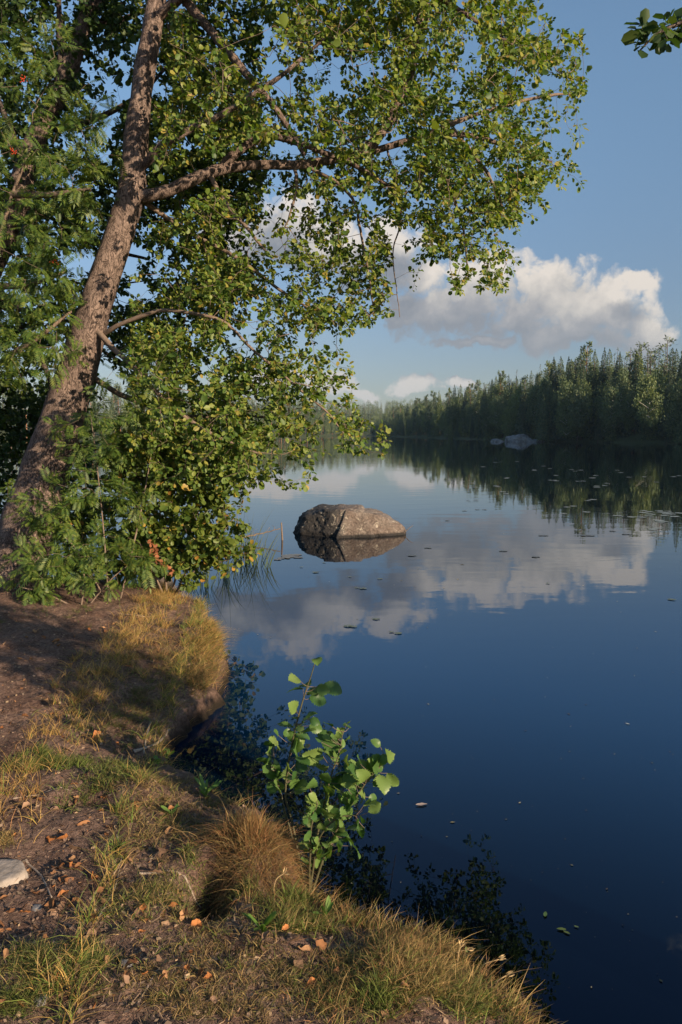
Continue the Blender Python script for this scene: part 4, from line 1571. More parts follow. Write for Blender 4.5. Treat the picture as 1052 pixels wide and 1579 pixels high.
def pad(name, px, py, size, col, lab, grp_, cat='lily pad'):
    c0 = G(px, py, 0)
    v_, f_ = pad_mesh(br)
    a = br.random() * 6.28
    v_ = np.stack((v_[:, 0] * math.cos(a) - v_[:, 1] * math.sin(a), v_[:, 0] * math.sin(a) + v_[:, 1] * math.cos(a), v_[:, 2]), -1) * np.array((size, size * br.uniform(.75, 1), 1))
    tag(link(name, mesh_np(name, v_, f_, M_PAD, attr=np.tile(col, (len(v_), 1))), None, (c0[0], c0[1], 0.0)), lab, cat, grp_)


far_pads = [(886, 724), (893, 726), (882, 728), (904, 735), (893, 742), (848, 743), (854, 743), (955, 729), (1015, 744), (930, 747), (939, 747), (923, 750), (782, 737), (776, 759), (778, 763), (764, 749),
            (750, 719), (795, 713), (770, 714), (911, 771), (884, 782), (896, 790), (868, 792), (963, 797), (970, 797), (988, 798), (1010, 789), (1018, 789), (1024, 792), (1035, 791), (1044, 792), (1005, 795), (1030, 795),
            (1008, 803), (1016, 803), (1028, 803), (1000, 789), (990, 788), (1048, 796), (1010, 816), (840, 720), (865, 730), (820, 726), (724, 744), (735, 752), (712, 745), (1040, 733), (985, 737)]
for px, py in far_pads:
    z_ = G(px, py)[1]
    for j in range(br.integers(1, 3)):
        pad('lily_pad', px + br.normal(0, 6), py + br.normal(0, 1.2), .0016 * z_ * br.uniform(.7, 1.5) + .08, (.22, .24, .20), 'pale lily pad floating on the dark reflection of the right shore forest', 'lily pads off the right shore')
mid_pads = [(910, 826), (902, 826), (966, 824), (945, 819), (838, 826), (826, 859), (776, 850), (736, 786), (747, 786), (722, 772), (734, 772), (716, 788), (636, 857), (660, 845), (690, 803)]
for px, py in mid_pads:
    pad('lily_pad', px, py, .085 * br.uniform(.8, 1.3), (.08, .08, .065), 'small dark lily pad floating among the cloud reflections on open water', 'dark lily pads on the open water')
near_pads = [(487, 883, .09), (560, 908, .09), (551, 907, .06), (586, 893, .07), (540, 890, .05), (580, 955, .08), (537, 966, .09), (545, 967, .07), (614, 977, .07), (604, 975, .05), (1036, 925, .09), (845, 900, .05), (500, 868, .05), (465, 875, .05)]
for px, py, s_ in near_pads:
    pad('lily_pad', px, py, s_ * .6, (.10, .115, .06), 'small olive lily pad drifting in the middle water in front of the boulder', 'near lily pads in front of the boulder')
for px, py, s_ in [(447, 858, .16), (455, 856, .13), (438, 861, .12), (442, 857, .10), (460, 860, .09), (428, 863, .07)]:
    pad('lily_pad', px, py, s_, (.15, .13, .09), 'brown withered lily pad in the small raft left of the boulder', 'withered pads by the boulder')

# ================================================================== THE SAPLING
pr = np.random.default_rng(606)
sap_base = np.array((G(476, 1375, .02)[0], G(476, 1375, .02)[1] + .02, -.05))
YB = sap_base[1]
sap = thing('alder_sapling', sap_base, 'alder sapling with large bright green leaves growing from the bank edge over the water', 'sapling')
SY = YB + .10
stems = [[sap_base, P(452, 1270, SY), P(440, 1220, SY), P(452, 1140, SY), P(466, 1080, SY), P(478, 1045, SY), P(487, 1016, SY)],
         [sap_base, P(490, 1290, SY - .05), P(508, 1210, SY - .03), P(520, 1170, SY), P(530, 1128, SY + .03)],
         [sap_base, P(505, 1310, SY - .08), P(545, 1235, SY - .1), P(575, 1195, SY - .08), P(603, 1164, SY - .05)],
         [sap_base, P(482, 1340, SY - .12), P(495, 1290, SY - .16), P(520, 1262, SY - .18), P(548, 1258, SY - .18)],
         [sap_base, P(478, 1330, SY - .14), P(482, 1270, SY - .18), P(490, 1240, SY - .18)],
         [sap_base, P(450, 1290, SY + .05), P(430, 1215, SY + .08), P(422, 1165, SY + .1)]]
stem_pts = []
for i, q in enumerate(stems):
    s_ = spline(np.array(q), 26)
    s_ += np.stack([.006 * fbm(np.linspace(0, 5, 26) + i * 7, np.zeros(26) + j * 3.3, 2, 5) for j in range(3)], -1)
    stem_pts.append(s_)
    v, f = tube(s_, np.linspace(.0065, .0022, 26), 7)
    part(sap, 'stem', v, f, plain_mat('green twig', (.075, .07, .035), .6, .25, 40, .05) if i == 0 else sap.children[0].data.materials[0], smooth_=True)
stem_all = np.concatenate(stem_pts)
# leaf with toothed edge and pleated veins
NU, NV = 19, 9
uu, vv_ = np.meshgrid(np.linspace(0, 1, NU), np.linspace(-1, 1, NV), indexing='ij')
prof = np.sin(np.pi * np.clip(uu, 0, 1) ** 0.92) ** 0.72 * (0.34 + 0.09 * uu)
tooth = 1 + 0.13 * np.sign(np.sin(uu * 2 * np.pi * 8.5)) * np.abs(vv_) ** 6
lx = vv_ * prof * tooth
lz0 = 0.16 * np.abs(vv_) ** 1.3 * prof * 2 * 0.5 + 0.062 * np.cos((uu - np.abs(vv_) * 0.22) * 2 * np.pi * 7) * np.abs(vv_) ** .6 * (1 - uu)
lf = np.array([(i * NV + j, i * NV + j + 1, (i + 1) * NV + j + 1, (i + 1) * NV + j) for i in range(NU - 1) for j in range(NV - 1)])
SAP_LEAVES = [(312, 133, 70), (190, 235, 85), (250, 262, 90), (190, 292, 85), (293, 303, 75), (340, 293, 75), (397, 285, 100), (320, 345, 95), (185, 388, 90), (265, 440, 100), (140, 485, 85), (265, 510, 85),
              (305, 500, 70), (240, 540, 75), (175, 545, 75), (65, 620, 120), (200, 610, 120), (290, 640, 120), (325, 705, 100), (390, 585, 110), (400, 655, 95), (435, 530, 75), (470, 560, 65), (475, 487, 55),
              (130, 735, 105), (225, 705, 85), (225, 820, 105), (100, 810, 105), (450, 740, 80), (515, 735, 105), (590, 730, 90), (640, 690, 110), (700, 650, 95), (670, 795, 130), (545, 800, 125), (410, 800, 120),
              (490, 790, 100), (305, 880, 100), (375, 890, 90), (500, 900, 120), (600, 905, 90), (295, 950, 90), (375, 960, 100), (260, 1000, 70), (365, 1000, 85), (430, 1040, 100), (515, 1040, 100), (480, 1100, 90),
              (400, 1115, 75), (265, 1125, 65), (312, 1170, 95), (367, 1165, 85), (430, 980, 75), (170, 770, 95), (60, 740, 85), (350, 540, 70), (450, 860, 90), (340, 1040, 70), (560, 850, 80), (30, 680, 80)]
SAP_LEAVES += [(qx + pr.normal(0, 34), qy + pr.normal(0, 34), L * pr.uniform(.55, .9)) for (qx, qy, L) in SAP_LEAVES[8:]]
SAP_LEAVES += [(qx + pr.normal(0, 45), qy + pr.normal(0, 40), L * pr.uniform(.45, .8)) for (qx, qy, L) in SAP_LEAVES[26:60]]
SAP_LEAVES += [(qx + pr.normal(0, 38), qy + pr.normal(0, 38), L * pr.uniform(.6, .95)) for (qx, qy, L) in SAP_LEAVES[14:60]]
SAP_LEAVES += [(pr.normal(330, 60), pr.uniform(1080, 1240), pr.uniform(55, 85)) for k_ in range(16)]
B = Bag()
PB = Bag()
for (qx, qy, L) in SAP_LEAVES:
    px, py = 400 + qx / 3.507, 980 + qy / 3.507
    d2 = (to_px(stem_all)[0] - px) ** 2 + (to_px(stem_all)[1] - py - 8) ** 2
    a = stem_all[int(np.argmin(d2))]
    Y = a[1] + pr.normal(0, .05)
    ctr = P(px, py, Y)
    out_ = ctr - a
    if np.linalg.norm(out_) < .02:
        out_ = np.array((pr.normal(0, .5), pr.normal(0, .3), .4))
    ax_ = norm(norm(out_) * .9 + np.array((0, -.25, -.05)) + pr.normal(0, .28, 3))
    Ls = min(L, 108) / 3.507 / FPX * Y * 1.14
    n_ = norm(np.array((.35, -.50, .60)) + pr.normal(0, .65, 3))
    A, Sd, Nn = frames(ax_[None], n_[None])
    curl = pr.uniform(.1, .6)
    wav = pr.uniform(0, 6.28)
    lz = lz0 + .03 * np.sin(uu * 7 + wav) * vv_
    pts = ctr - A[0] * Ls * .5 + A[0] * (uu[..., None] * Ls) + Sd[0] * (lx[..., None] * Ls) + Nn[0] * ((lz - curl * (uu - .35) ** 2)[..., None] * Ls)
    B.add(pts.reshape(-1, 3), lf)
    st0 = pts[0, NV // 2]
    PB.add(*tube(spline(np.array([a, (a + st0) / 2 + (0, 0, -.006), st0]), 5), [.0016, .0014, .0013, .0013, .0012], 4, False))
lv, lff = B.get()
sv, sf = PB.get()
part(sap, 'foliage', np.vstack((lv, sv)), np.vstack((lff, sf + len(lv))), [M_SAPLEAF, M_TWIG], smooth_=True, fmat=np.concatenate((np.zeros(len(lff), int), np.ones(len(sf), int))))

# ================================================================== GRASS AND LITTER ON THE BANK
gr = np.random.default_rng(707)
GREEN, LIME, OLIVE, STRAW, RUST, DUN = (.060, .115, .022), (.125, .18, .032), (.105, .105, .035), (.36, .245, .10), (.30, .15, .065), (.19, .125, .065)


GOLD = (.42, .265, .080)


def patch(px, py, rx, ry, n_, r, zlift=0.0):
    """ground points under an ellipse of the picture, found on the ground itself"""
    c0 = ground(px, py)
    ex = ground(px + rx, py) - c0
    ey = ground(px, py - ry * .9) - c0
    q = r.normal(0, .5, (n_, 2))
    keep = (q ** 2).sum(1) < 1.7
    q = q[keep]
    p = c0[None] + q[:, :1] * ex * np.array((1, 1, 0)) + q[:, 1:] * ey * np.array((1, 1, 0))
    d_ = sdf(p[:, 0], p[:, 1], BANK)
    p = p[d_ > -.07]
    p[:, 2] = terrain(p[:, 0], p[:, 1]) - .008 + zlift
    return p


def lawn(name, patches, label=None, seg=3):
    V, F, C, n0 = [], [], [], 0
    for (px, py, rx, ry, n_, L, w_, cols, wts, lean, bow) in patches:
        f_n, f_l = (0.80, 0.85) if py < 1060 else (0.58, 0.58) if px > 420 else (0.42, 0.50)
        p = patch(px, py, rx, ry, int(n_ * f_n), gr)
        L = L * f_l
        w_ = w_ * .8
        m_ = len(p)
        if not m_:
            continue
        # tufts: draw the points together into little clumps
        cl = p[gr.integers(0, m_, max(3, m_ // 30))]
        pick = cl[gr.integers(0, len(cl), m_)]
        k_ = gr.random((m_, 1)) < .72
        p = np.where(k_, pick + gr.normal(0, .016, (m_, 3)) * (1, 1, 0), p)
        p[:, 2] = terrain(p[:, 0], p[:, 1]) - .006
        ci = gr.choice(len(cols), m_, p=np.array(wts) / sum(wts))
        col = np.array(cols)[ci] * gr.uniform(.75, 1.25, (m_, 1))
        tip = col * .8 + np.array(STRAW) * .2
        v_, f_, cc = blades(p, m_, L, w_, lean, gr, 0, col, tip, seg, bow)
        V.append(v_); F.append(f_ + n0); C.append(cc); n0 += len(v_)
    return np.concatenate(V), np.concatenate(F), np.concatenate(C)


Z3 = (0, 0, 0)
PATCHES = [
    # the tip of the bank
    (235, 935, 105, 32, 15000, .13, .0034, [GOLD, STRAW, RUST, LIME], [5, 3, 2, 2], (.10, -.05, 0), .6),
    (300, 955, 48, 32, 7000, .13, .0034, [LIME, GOLD, STRAW, GREEN], [4, 3, 2, 1], (.15, -.1, 0), .6),
    (318, 1000, 28, 44, 5000, .13, .0034, [GOLD, LIME, RUST, OLIVE], [4, 2, 2, 2], (.25, -.1, -.1), .8),
    (312, 1040, 22, 26, 1800, .13, .0035, [OLIVE, STRAW, RUST], [3, 2, 2], (.25, -.1, -.1), .8),
    (250, 1010, 60, 40, 2200, .10, .003, [OLIVE, RUST, STRAW, DUN], [4, 2, 1, 2], (.1, -.1, 0), .8),
    # shaded middle of the bank
    (230, 1060, 80, 50, 4200, .13, .0035, [OLIVE, GREEN, DUN], [4, 2, 3], (.1, -.15, 0), .9),
    (180, 1115, 60, 40, 2400, .13, .0035, [OLIVE, GREEN, DUN], [3, 2, 3], (.1, -.15, 0), .9),
    (225, 1095, 40, 26, 900, .13, .0035, [OLIVE, DUN, RUST], [3, 3, 2], (.2, -.1, -.2), .9),
    (120, 1060, 70, 50, 700, .07, .003, [OLIVE, DUN], [1, 1], Z3, .9),
    # the near strip
    (75, 1178, 60, 20, 5200, .105, .0035, [LIME, GREEN, OLIVE], [4, 3, 2], (.12, -.05, 0), .5),
    (165, 1192, 75, 22, 5600, .10, .0035, [LIME, GREEN, OLIVE, STRAW], [3, 3, 3, 1], (.15, -.1, 0), .6),
    (230, 1212, 55, 24, 4200, .105, .003, [STRAW, DUN, OLIVE, LIME], [4, 3, 3, 1], (.18, -.15, 0), .8),
    (310, 1215, 70, 26, 3600, .10, .003, [OLIVE, DUN, STRAW, GREEN], [4, 3, 2, 1], (.15, -.1, 0), .8),
    (350, 1255, 70, 30, 3600, .09, .003, [OLIVE, STRAW, DUN, LIME], [4, 2, 2, 1], (.12, -.1, 0), .8),
    (260, 1280, 55, 40, 2000, .085, .003, [OLIVE, LIME, STRAW, DUN], [4, 2, 2, 2], (.1, -.05, 0), .8),
    (180, 1310, 14, 12, 260, .06, .003, [LIME, GREEN], [3, 2], Z3, .5),
    # in front of the hollow
    (250, 1385, 90, 35, 3400, .095, .003, [OLIVE, LIME, GREEN, STRAW], [4, 3, 2, 2], (.1, -.05, 0), .7),
    (350, 1400, 70, 30, 3000, .10, .0032, [LIME, OLIVE, GREEN, STRAW], [3, 4, 2, 2], (.08, -.05, 0), .6),
    (300, 1450, 130, 45, 4200, .085, .003, [OLIVE, STRAW, LIME, DUN], [4, 3, 2, 3], (.08, -.05, 0), .8),
    (450, 1430, 60, 30, 3200, .12, .0035, [OLIVE, LIME, GREEN, STRAW], [3, 3, 2, 3], (.12, 0, 0), .6),
    (455, 1395, 22, 14, 420, .13, .004, [LIME, GREEN], [2, 2], (.12, 0, 0), .4),
    (560, 1440, 70, 30, 4600, .11, .0032, [STRAW, RUST, OLIVE, LIME], [4, 2, 3, 2], (.2, .05, 0), .7),
    (620, 1470, 60, 35, 5200, .10, .003, [STRAW, RUST, OLIVE, LIME], [5, 2, 2, 1], (.2, 0, 0), .8),
    (660, 1520, 60, 35, 4600, .10, .003, [STRAW, OLIVE, LIME], [5, 2, 1], (.2, 0, 0), .8),
    (720, 1550, 45, 28, 3200, .10, .0032, [LIME, OLIVE, STRAW, GREEN], [4, 2, 3, 2], (.2, 0, 0), .7),
    (790, 1572, 30, 22, 1800, .09, .003, [LIME, STRAW, OLIVE], [3, 2, 2], (.2, 0, 0), .7),
    (540, 1530, 80, 45, 3800, .09, .003, [OLIVE, STRAW, LIME, RUST], [4, 3, 2, 2], (.1, 0, 0), .8),
    (585, 1540, 30, 30, 900, .11, .0035, [GREEN, LIME], [2, 3], (.05, 0, 0), .4),
    (420, 1510, 110, 50, 3000, .075, .003, [OLIVE, DUN, STRAW, LIME], [4, 3, 2, 1], (.1, 0, 0), .9),
    (250, 1530, 120, 45, 2600, .07, .003, [OLIVE, DUN, STRAW], [4, 3, 2], (.08, 0, 0), .9),
    (50, 1495, 60, 40, 3600, .085, .003, [OLIVE, LIME, GREEN, STRAW], [3, 3, 2, 2], (.05, 0, 0), .8),
    (130, 1490, 55, 28, 2200, .09, .003, [LIME, OLIVE, STRAW, GREEN], [3, 3, 2, 1], (.1, 0, 0), .7),
    (150, 1490, 12, 8, 240, .06, .0035, [LIME, GREEN], [2, 2], Z3, .4),
    (20, 1555, 50, 30, 1800, .08, .003, [OLIVE, GREEN, LIME], [3, 2, 2], Z3, .8),
    (8, 1300, 20, 18, 700, .08, .003, [STRAW, OLIVE], [4, 2], (.1, 0, 0), .8),
    (350, 1560, 150, 30, 2400, .07, .003, [OLIVE, DUN, STRAW], [3, 3, 2], (.08, 0, 0), .9),
    (60, 945, 120, 22, 500, .09, .003, [OLIVE, GREEN], [3, 2], Z3, .8),
]
v, f, cc = lawn('grass', PATCHES)
ed = [q for q in BANK_PX[3:]]
eq = spline(np.array(ed, float), 900)
eg = np.array([G(a, b_, .14) for a, b_ in eq])
tn = norm(np.gradient(eg, axis=0))
on_ = np.stack((tn[:, 1], -tn[:, 0], np.zeros(len(tn))), -1)
on_ *= np.sign(sdf(eg[:, 0], eg[:, 1], BANK) - sdf(eg[:, 0] + on_[:, 0] * .1, eg[:, 1] + on_[:, 1] * .1, BANK))[:, None]
V_, F_, C_, n0 = [v], [f], [cc], len(v)
for k_ in range(0, 900, 3):
    dens = 22 if eq[k_][1] > 1380 else 16
    if gr.random() < (.2 if eq[k_][1] > 1390 or eq[k_][1] < 1040 else .8):
        continue
    m_ = gr.poisson(dens)
    if m_ == 0:
        continue
    p_ = eg[k_][None] - on_[k_][None] * gr.uniform(-.03, .09, (m_, 1)) + tn[k_][None] * gr.normal(0, .02, (m_, 1))
    p_[:, 2] = terrain(p_[:, 0], p_[:, 1]) - .005
    ci = gr.choice(5, m_, p=[.42, .2, .18, .12, .08])
    co_ = np.array([STRAW, RUST, OLIVE, DUN, LIME])[ci] * gr.uniform(.75, 1.25, (m_, 1))
    vv, ff, c2 = blades(p_, m_, gr.uniform(.035, .10) , .0024, on_[k_] * gr.uniform(.2, .9), gr, 0, co_, co_ * .6 + np.array(STRAW) * .4, 4, gr.uniform(.3, 1.1))
    V_.append(vv); F_.append(ff + n0); C_.append(c2); n0 += len(vv)
v, f, cc = np.concatenate(V_), np.concatenate(F_), np.concatenate(C_)
tag(link('grass', mesh_np('grass', v, f, M_GRASS, attr=cc)), 'green and straw coloured grass covering the edge of the bank', 'grass', kind='stuff')

# the brown tussock by the hollow
c0 = ground(393, 1290)
ms = MOUNDS[0]
n_ = 12000
q = gr.normal(0, .5, (n_, 2))
q = q[(q ** 2).sum(1) < 1.7]
q = q[~((q[:, 0] < -.55) & (q[:, 1] < .0))]
p = np.stack((ms[0] + q[:, 0] * ms[2] * .95, ms[1] + q[:, 1] * ms[3] * 1.05, np.zeros(len(q))), -1)
p[:, 2] = terrain(p[:, 0], p[:, 1]) - .01
ln = .072 * gr.lognormal(0, .42, len(p))
col = np.array([RUST, STRAW, DUN, OLIVE])[gr.choice(4, len(p), p=[.36, .24, .22, .18])] * gr.uniform(.7, 1.2, (len(p), 1))
hd = norm(np.stack((q[:, 0], q[:, 1] * .9, np.zeros(len(q))), -1) + gr.normal(0, .8, (len(q), 3)))
u = np.linspace(0, 1, 5)
rad_ = np.sqrt((q ** 2).sum(1))
d0_ = norm(np.array((0, 0, 1.0)) + hd * (rad_ * .7)[:, None])
ctr = p[:, None] + d0_[:, None] * (u[None, :, None] * ln[:, None, None]) + (hd * .85 - np.array((0, 0, 1.0)))[:, None] * ((u ** 2)[None, :, None] * (ln * np.clip(rad_ + .25, .3, 1.1))[:, None, None])
sd_ = norm(np.cross(d0_, gr.normal(0, 1, (len(q), 3))))
ww = np.array([1, .9, .7, .45, .1]) * .0022
v = np.stack((ctr + sd_[:, None] * ww[None, :, None] * .5, ctr - sd_[:, None] * ww[None, :, None] * .5), 2).reshape(-1, 3)
f = (np.array([(2 * j, 2 * j + 1, 2 * j + 3, 2 * j + 2) for j in range(4)])[None] + (np.arange(len(q)) * 10)[:, None, None]).reshape(-1, 4)
tus = thing('grass_tussock', (ms[0], ms[1], zt(ms[0], ms[1])), 'rounded tussock of rusty brown grass beside the dark hollow in the bank', 'tussock')
part(tus, 'blades', v, f, M_GRASS, attr=np.repeat(col, 10, 0))

# bark crumbs, needles and bits on the bare soil
n_ = 90000
yl = 1.6 + 7.0 * gr.random(n_) ** 1.5
p = np.stack((gr.uniform(-.62, .3, n_) * yl, yl, np.zeros(n_)), -1)
p = p[sdf(p[:, 0], p[:, 1], BANK) > .03]
px_, py_ = to_px(np.stack((p[:, 0], p[:, 1], np.full(len(p), .35)), -1))
p = p[(px_ > -60) & (py_ < 1640)]
p[:, 2] = terrain(p[:, 0], p[:, 1]) + .002
m_ = len(p)
a = gr.random(m_) * 6.28
ax_ = np.stack((np.cos(a), np.sin(a), gr.normal(0, .22, m_)), -1)
isn = gr.random(m_) < .62
ln = np.where(isn, np.minimum(gr.lognormal(-3.7, .5, m_), .06), np.minimum(gr.lognormal(-4.2, .45, m_), .028))
wd = np.where(isn, .0024, ln * gr.uniform(.35, .8, m_))
col = np.array([(.16, .105, .075), (.25, .17, .115), (.08, .055, .042), (.36, .25, .15), (.30, .15, .07)])[gr.choice(5, m_, p=[.36, .26, .2, .12, .06])]
v, f = stamp(p, ax_, norm(gr.normal(0, .3, (m_, 3)) + (0, 0, 1)), ln, wd, np.array([(-.22, 0, 0), (.5, .35, .12), (.16, 1, .1), (-.5, .6, .05)], float), np.array([(0, 1, 2, 3)]))
tag(link('forest_litter', mesh_np('forest_litter', v, f, M_LITTER, attr=np.repeat(col, 4, 0))), 'brown needles, bark crumbs and bits on the bare trodden soil', 'litter', kind='stuff')

# ------------------------------------------------------------------ fallen leaves, each its own
FL_U, FL_V = np.meshgrid(np.linspace(0, 1, 6), np.linspace(-1, 1, 5), indexing='ij')
FL_F = np.array([(i * 5 + j, i * 5 + j + 1, (i + 1) * 5 + j + 1, (i + 1) * 5 + j) for i in range(5) for j in range(4)])
FALL = {
    'bare': ('curled orange brown leaf lying on the bare soil of the bank', 'fallen leaves on the bare soil'),
    'shade': ('small dull brown leaf on the shaded soil under the leaning alder', 'fallen leaves on the shaded soil'),
    'grass': ('rust coloured dead leaf lying in the grass in front of the hollow', 'fallen leaves in the near grass'),
    'edge': ('pale brown dead leaf caught in the straw grass at the bank edge', 'fallen leaves in the edge grass')}
COLS = [(.30, .14, .06), (.36, .20, .10), (.22, .10, .045), (.32, .20, .13), (.38, .15, .05), (.20, .12, .075)]


def fallen(px, py, size, zone):
    g_ = ground(px, py)
    pf = np.sin(np.pi * np.clip(FL_U, .02, .98) ** gr.uniform(.7, 1.1)) ** .8 * gr.uniform(.26, .42)
    # torn, uneven edge and a fold along the midrib
    x_ = FL_V * pf * (1 + .22 * gr.normal(0, 1, FL_U.shape) * np.abs(FL_V)) + .10 * np.sin(FL_U * 3 + gr.random() * 6)
    z_ = gr.uniform(.1, .75) * np.abs(FL_V) ** 1.4 * pf * 1.3 + gr.uniform(-.3, .6) * (FL_U - .5) ** 2 + .05 * gr.normal(0, 1, FL_U.shape)
    s_ = size / FPX * g_[1] * 1.12
    v_ = np.stack((x_, FL_U - .5, z_), -1).reshape(-1, 3) * s_
    o = link('fallen_leaf', mesh_np('fallen_leaf', v_, FL_F, M_DEADLEAF, smooth_=True, attr=np.tile(np.array(COLS[gr.integers(6)]) * gr.uniform(.8, 1.15), (30, 1))))
    o.location = (g_[0], g_[1], g_[2] + s_ * .06 + (.026 if zone in ('grass', 'edge') else .002))
    o.rotation_euler = (gr.normal(0, .45) + .1, gr.normal(0, .45), gr.random() * 6.28)
    tag(o, FALL[zone][0], 'leaf', FALL[zone][1])


for px, py, s_ in [(78, 1300, 22), (95, 1297, 26), (113, 1312, 20), (92, 1338, 22), (110, 1340, 20), (98, 1360, 18), (97, 1382, 20), (80, 1400, 24), (82, 1415, 20), (105, 1398, 16), (118, 1395, 18), (60, 1437, 26), (40, 1245, 14), (50, 1253, 16),
                   (128, 1273, 20), (155, 1258, 14), (210, 1242, 14), (118, 1232, 12), (133, 1195, 12), (150, 1355, 10), (165, 1395, 22), (135, 1458, 26), (30, 1340, 9), (115, 1210, 10), (165, 1288, 10), (70, 1235, 9), (22, 1425, 10)]:
    fallen(px, py, s_, 'bare')
for k_ in range(55):
    fallen(gr.uniform(0, 260), gr.uniform(1225, 1450), gr.uniform(7, 17), 'bare')
for k_ in range(40):
    fallen(gr.uniform(0, 420), gr.uniform(1380, 1575), gr.uniform(9, 18), 'grass')
for k_ in range(60):
    fallen(gr.uniform(0, 250), gr.uniform(950, 1165), gr.uniform(5, 12), 'shade')
for px, py, s_ in [(192, 1318, 16), (200, 1335, 14), (195, 1325, 14), (248, 1325, 18), (240, 1355, 18), (203, 1370, 14), (262, 1290, 16), (285, 1418, 16), (280, 1422, 14), (302, 1435, 20), (215, 1418, 16), (244, 1494, 18), (290, 1505, 14),
                   (195, 1522, 14), (200, 1498, 18), (100, 1548, 22), (207, 1567, 18), (212, 1487, 16), (330, 1555, 14), (368, 1570, 10), (140, 1475, 12), (265, 1255, 12), (250, 1265, 12), (150, 1140, 14), (222, 1410, 14), (120, 1500, 12),
                   (60, 1240, 10), (320, 1340, 12), (100, 1470, 10)]:
    fallen(px, py, s_, 'grass')
for px, py, s_ in [(412, 1455, 20), (455, 1460, 22), (470, 1478, 22), (460, 1500, 18), (495, 1467, 18), (625, 1532, 16), (700, 1470, 14), (595, 1575, 16), (405, 1475, 16), (500, 1490, 14), (548, 1388, 12), (590, 1500, 12), (520, 1510, 14), (440, 1440, 12), (480, 1525, 14)]:
    fallen(px, py, s_, 'edge')

# floating leaves on the dark water
for px, py, s_, col, lab in [(650, 1241, 16, (.42, .33, .28), 'pale curled leaf floating alone on the dark blue water'), (841, 1410, 12, (.50, .52, .12), 'narrow yellow green leaf floating on the dark water near the bottom right'),
                             (866, 1433, 13, (.60, .52, .10), 'yellow leaf floating below the narrow one on dark water'), (874, 1438, 10, (.58, .48, .10), 'yellow leaf touching another floating leaf on the dark water'),
                             (889, 1429, 7, (.60, .52, .14), 'tiny yellow leaf floating right of the yellow pair'), (720, 1465, 12, (.28, .32, .10), 'green leaf floating beside the grassy edge at the bottom'),
                             (968, 1116, 6, (.5, .5, .45), 'tiny white speck of a leaf floating on the far blue water')]:
    c0 = G(px, py, .004)
    s_ = s_ / FPX * c0[1] * 1.2
    pf = np.sin(np.pi * np.clip(FL_U, .02, .98)) ** .7 * .32
    v_ = np.stack((FL_V * pf * .7, FL_U - .5, .03 * FL_V ** 2 + .012 * gr.normal(0, 1, FL_U.shape) + .03), -1).reshape(-1, 3) * s_
    o = link('floating_leaf', mesh_np('floating_leaf', v_, FL_F, M_DEADLEAF, attr=np.tile(col, (30, 1))), None, tuple(c0))
    o.rotation_euler = (0, 0, gr.random() * 6.28)
    tag(o, lab, 'leaf', 'leaves floating on the water')

# ------------------------------------------------------------------ stones, sticks and small plants
g_ = ground(8, 1358)
v, f = hewn([(0, 0, 1, .34), (-1, 0, .2, 1), (1, 0, .3, .85), (.6, -.7, .3, .8), (-.5, -.8, .3, .9), (0, 1, .2, .8), (.7, .6, .2, .85), (0, 0, -1, .4)], 5, 12, .05, 8)
M_PALE = plain_mat('pale stone', (.30, .255, .215), .9, .35, 30, .5)
tag(link('flat_stone', mesh_np('flat_stone', v * .125, f, M_PALE, smooth_=True), None, (g_[0] - .02, g_[1], g_[2] + .005)), 'pale flat stone half out of the picture at the left edge of the bare soil', 'stone')
for px, py, s_, lab in [(62, 1545, .026, 'small pale grey stone in the grass at the bottom left'), (195, 1490, .025, 'tiny grey stone in the grass above the lowest leaves'), (57, 1402, .02, 'tiny grey pebble on the soil below the pale flat stone')]:
    g_ = ground(px, py)
    v, f = hewn([(0, 0, 1, .6), (-1, 0, .2, 1), (1, 0, .3, .85), (.6, -.7, .3, .8), (-.5, -.8, .5, .8), (0, 1, .2, .8), (0, 0, -1, .4)], 3, 12, .05, int(px))
    tag(link('stone', mesh_np('stone', v * s_, f, M_OUT), None, (g_[0], g_[1], g_[2] + s_ * .1)), lab, 'stone')
for pts, rad_, lab in [([(185, 947), (215, 950), (232, 952)], .008, 'pale stick lying on the yellow grass of the bank tip'), ([(20, 1232), (60, 1226), (110, 1222)], .004, 'thin stick across the bare soil by the grass strip'),
                       ([(285, 1358), (298, 1385), (310, 1402)], .005, 'bare pale stick slanting below the dark hollow'), ([(215, 1348), (260, 1346), (285, 1352)], .006, 'grey root lying in the grass left of the hollow'),
                       ([(205, 1160), (240, 1148), (262, 1128)], .012, 'grey root hanging over the shaded bank edge of the inlet'), ([(232, 1115), (225, 1140), (222, 1165)], .009, 'short pale root on the shaded inlet edge'),
                       ([(150, 1420), (175, 1375), (185, 1340)], .004, 'dry stalk standing among orange leaves on the soil'), ([(205, 1560), (235, 1510), (246, 1495)], .004, 'dry stalk in the grass at the bottom left'),
                       ([(40, 1330), (62, 1350), (80, 1385)], .006, 'thin root half buried in the soil beside the flat stone'), ([(180, 1290), (188, 1320), (176, 1352)], .004, 'grey twig upright beside the orange leaves')]:
    q = np.array([ground(a, b_) for a, b_ in pts]) + (0, 0, rad_ * .2)
    q = spline(q, 14)
    q[:, 2] = np.maximum(q[:, 2], terrain(q[:, 0], q[:, 1]) + rad_ * .1)
    v, f = tube(q, np.linspace(rad_, rad_ * .5, 14), 6, True, rough=.3)
    tag(link('twig', mesh_np('twig', v, f, plain_mat('dry wood', (.30, .24, .19), .9, .35, 40)if pts[0][0] == 185 else bpy.data.materials['dry wood'], smooth_=True)), lab, 'twig', 'sticks and roots on the bank')
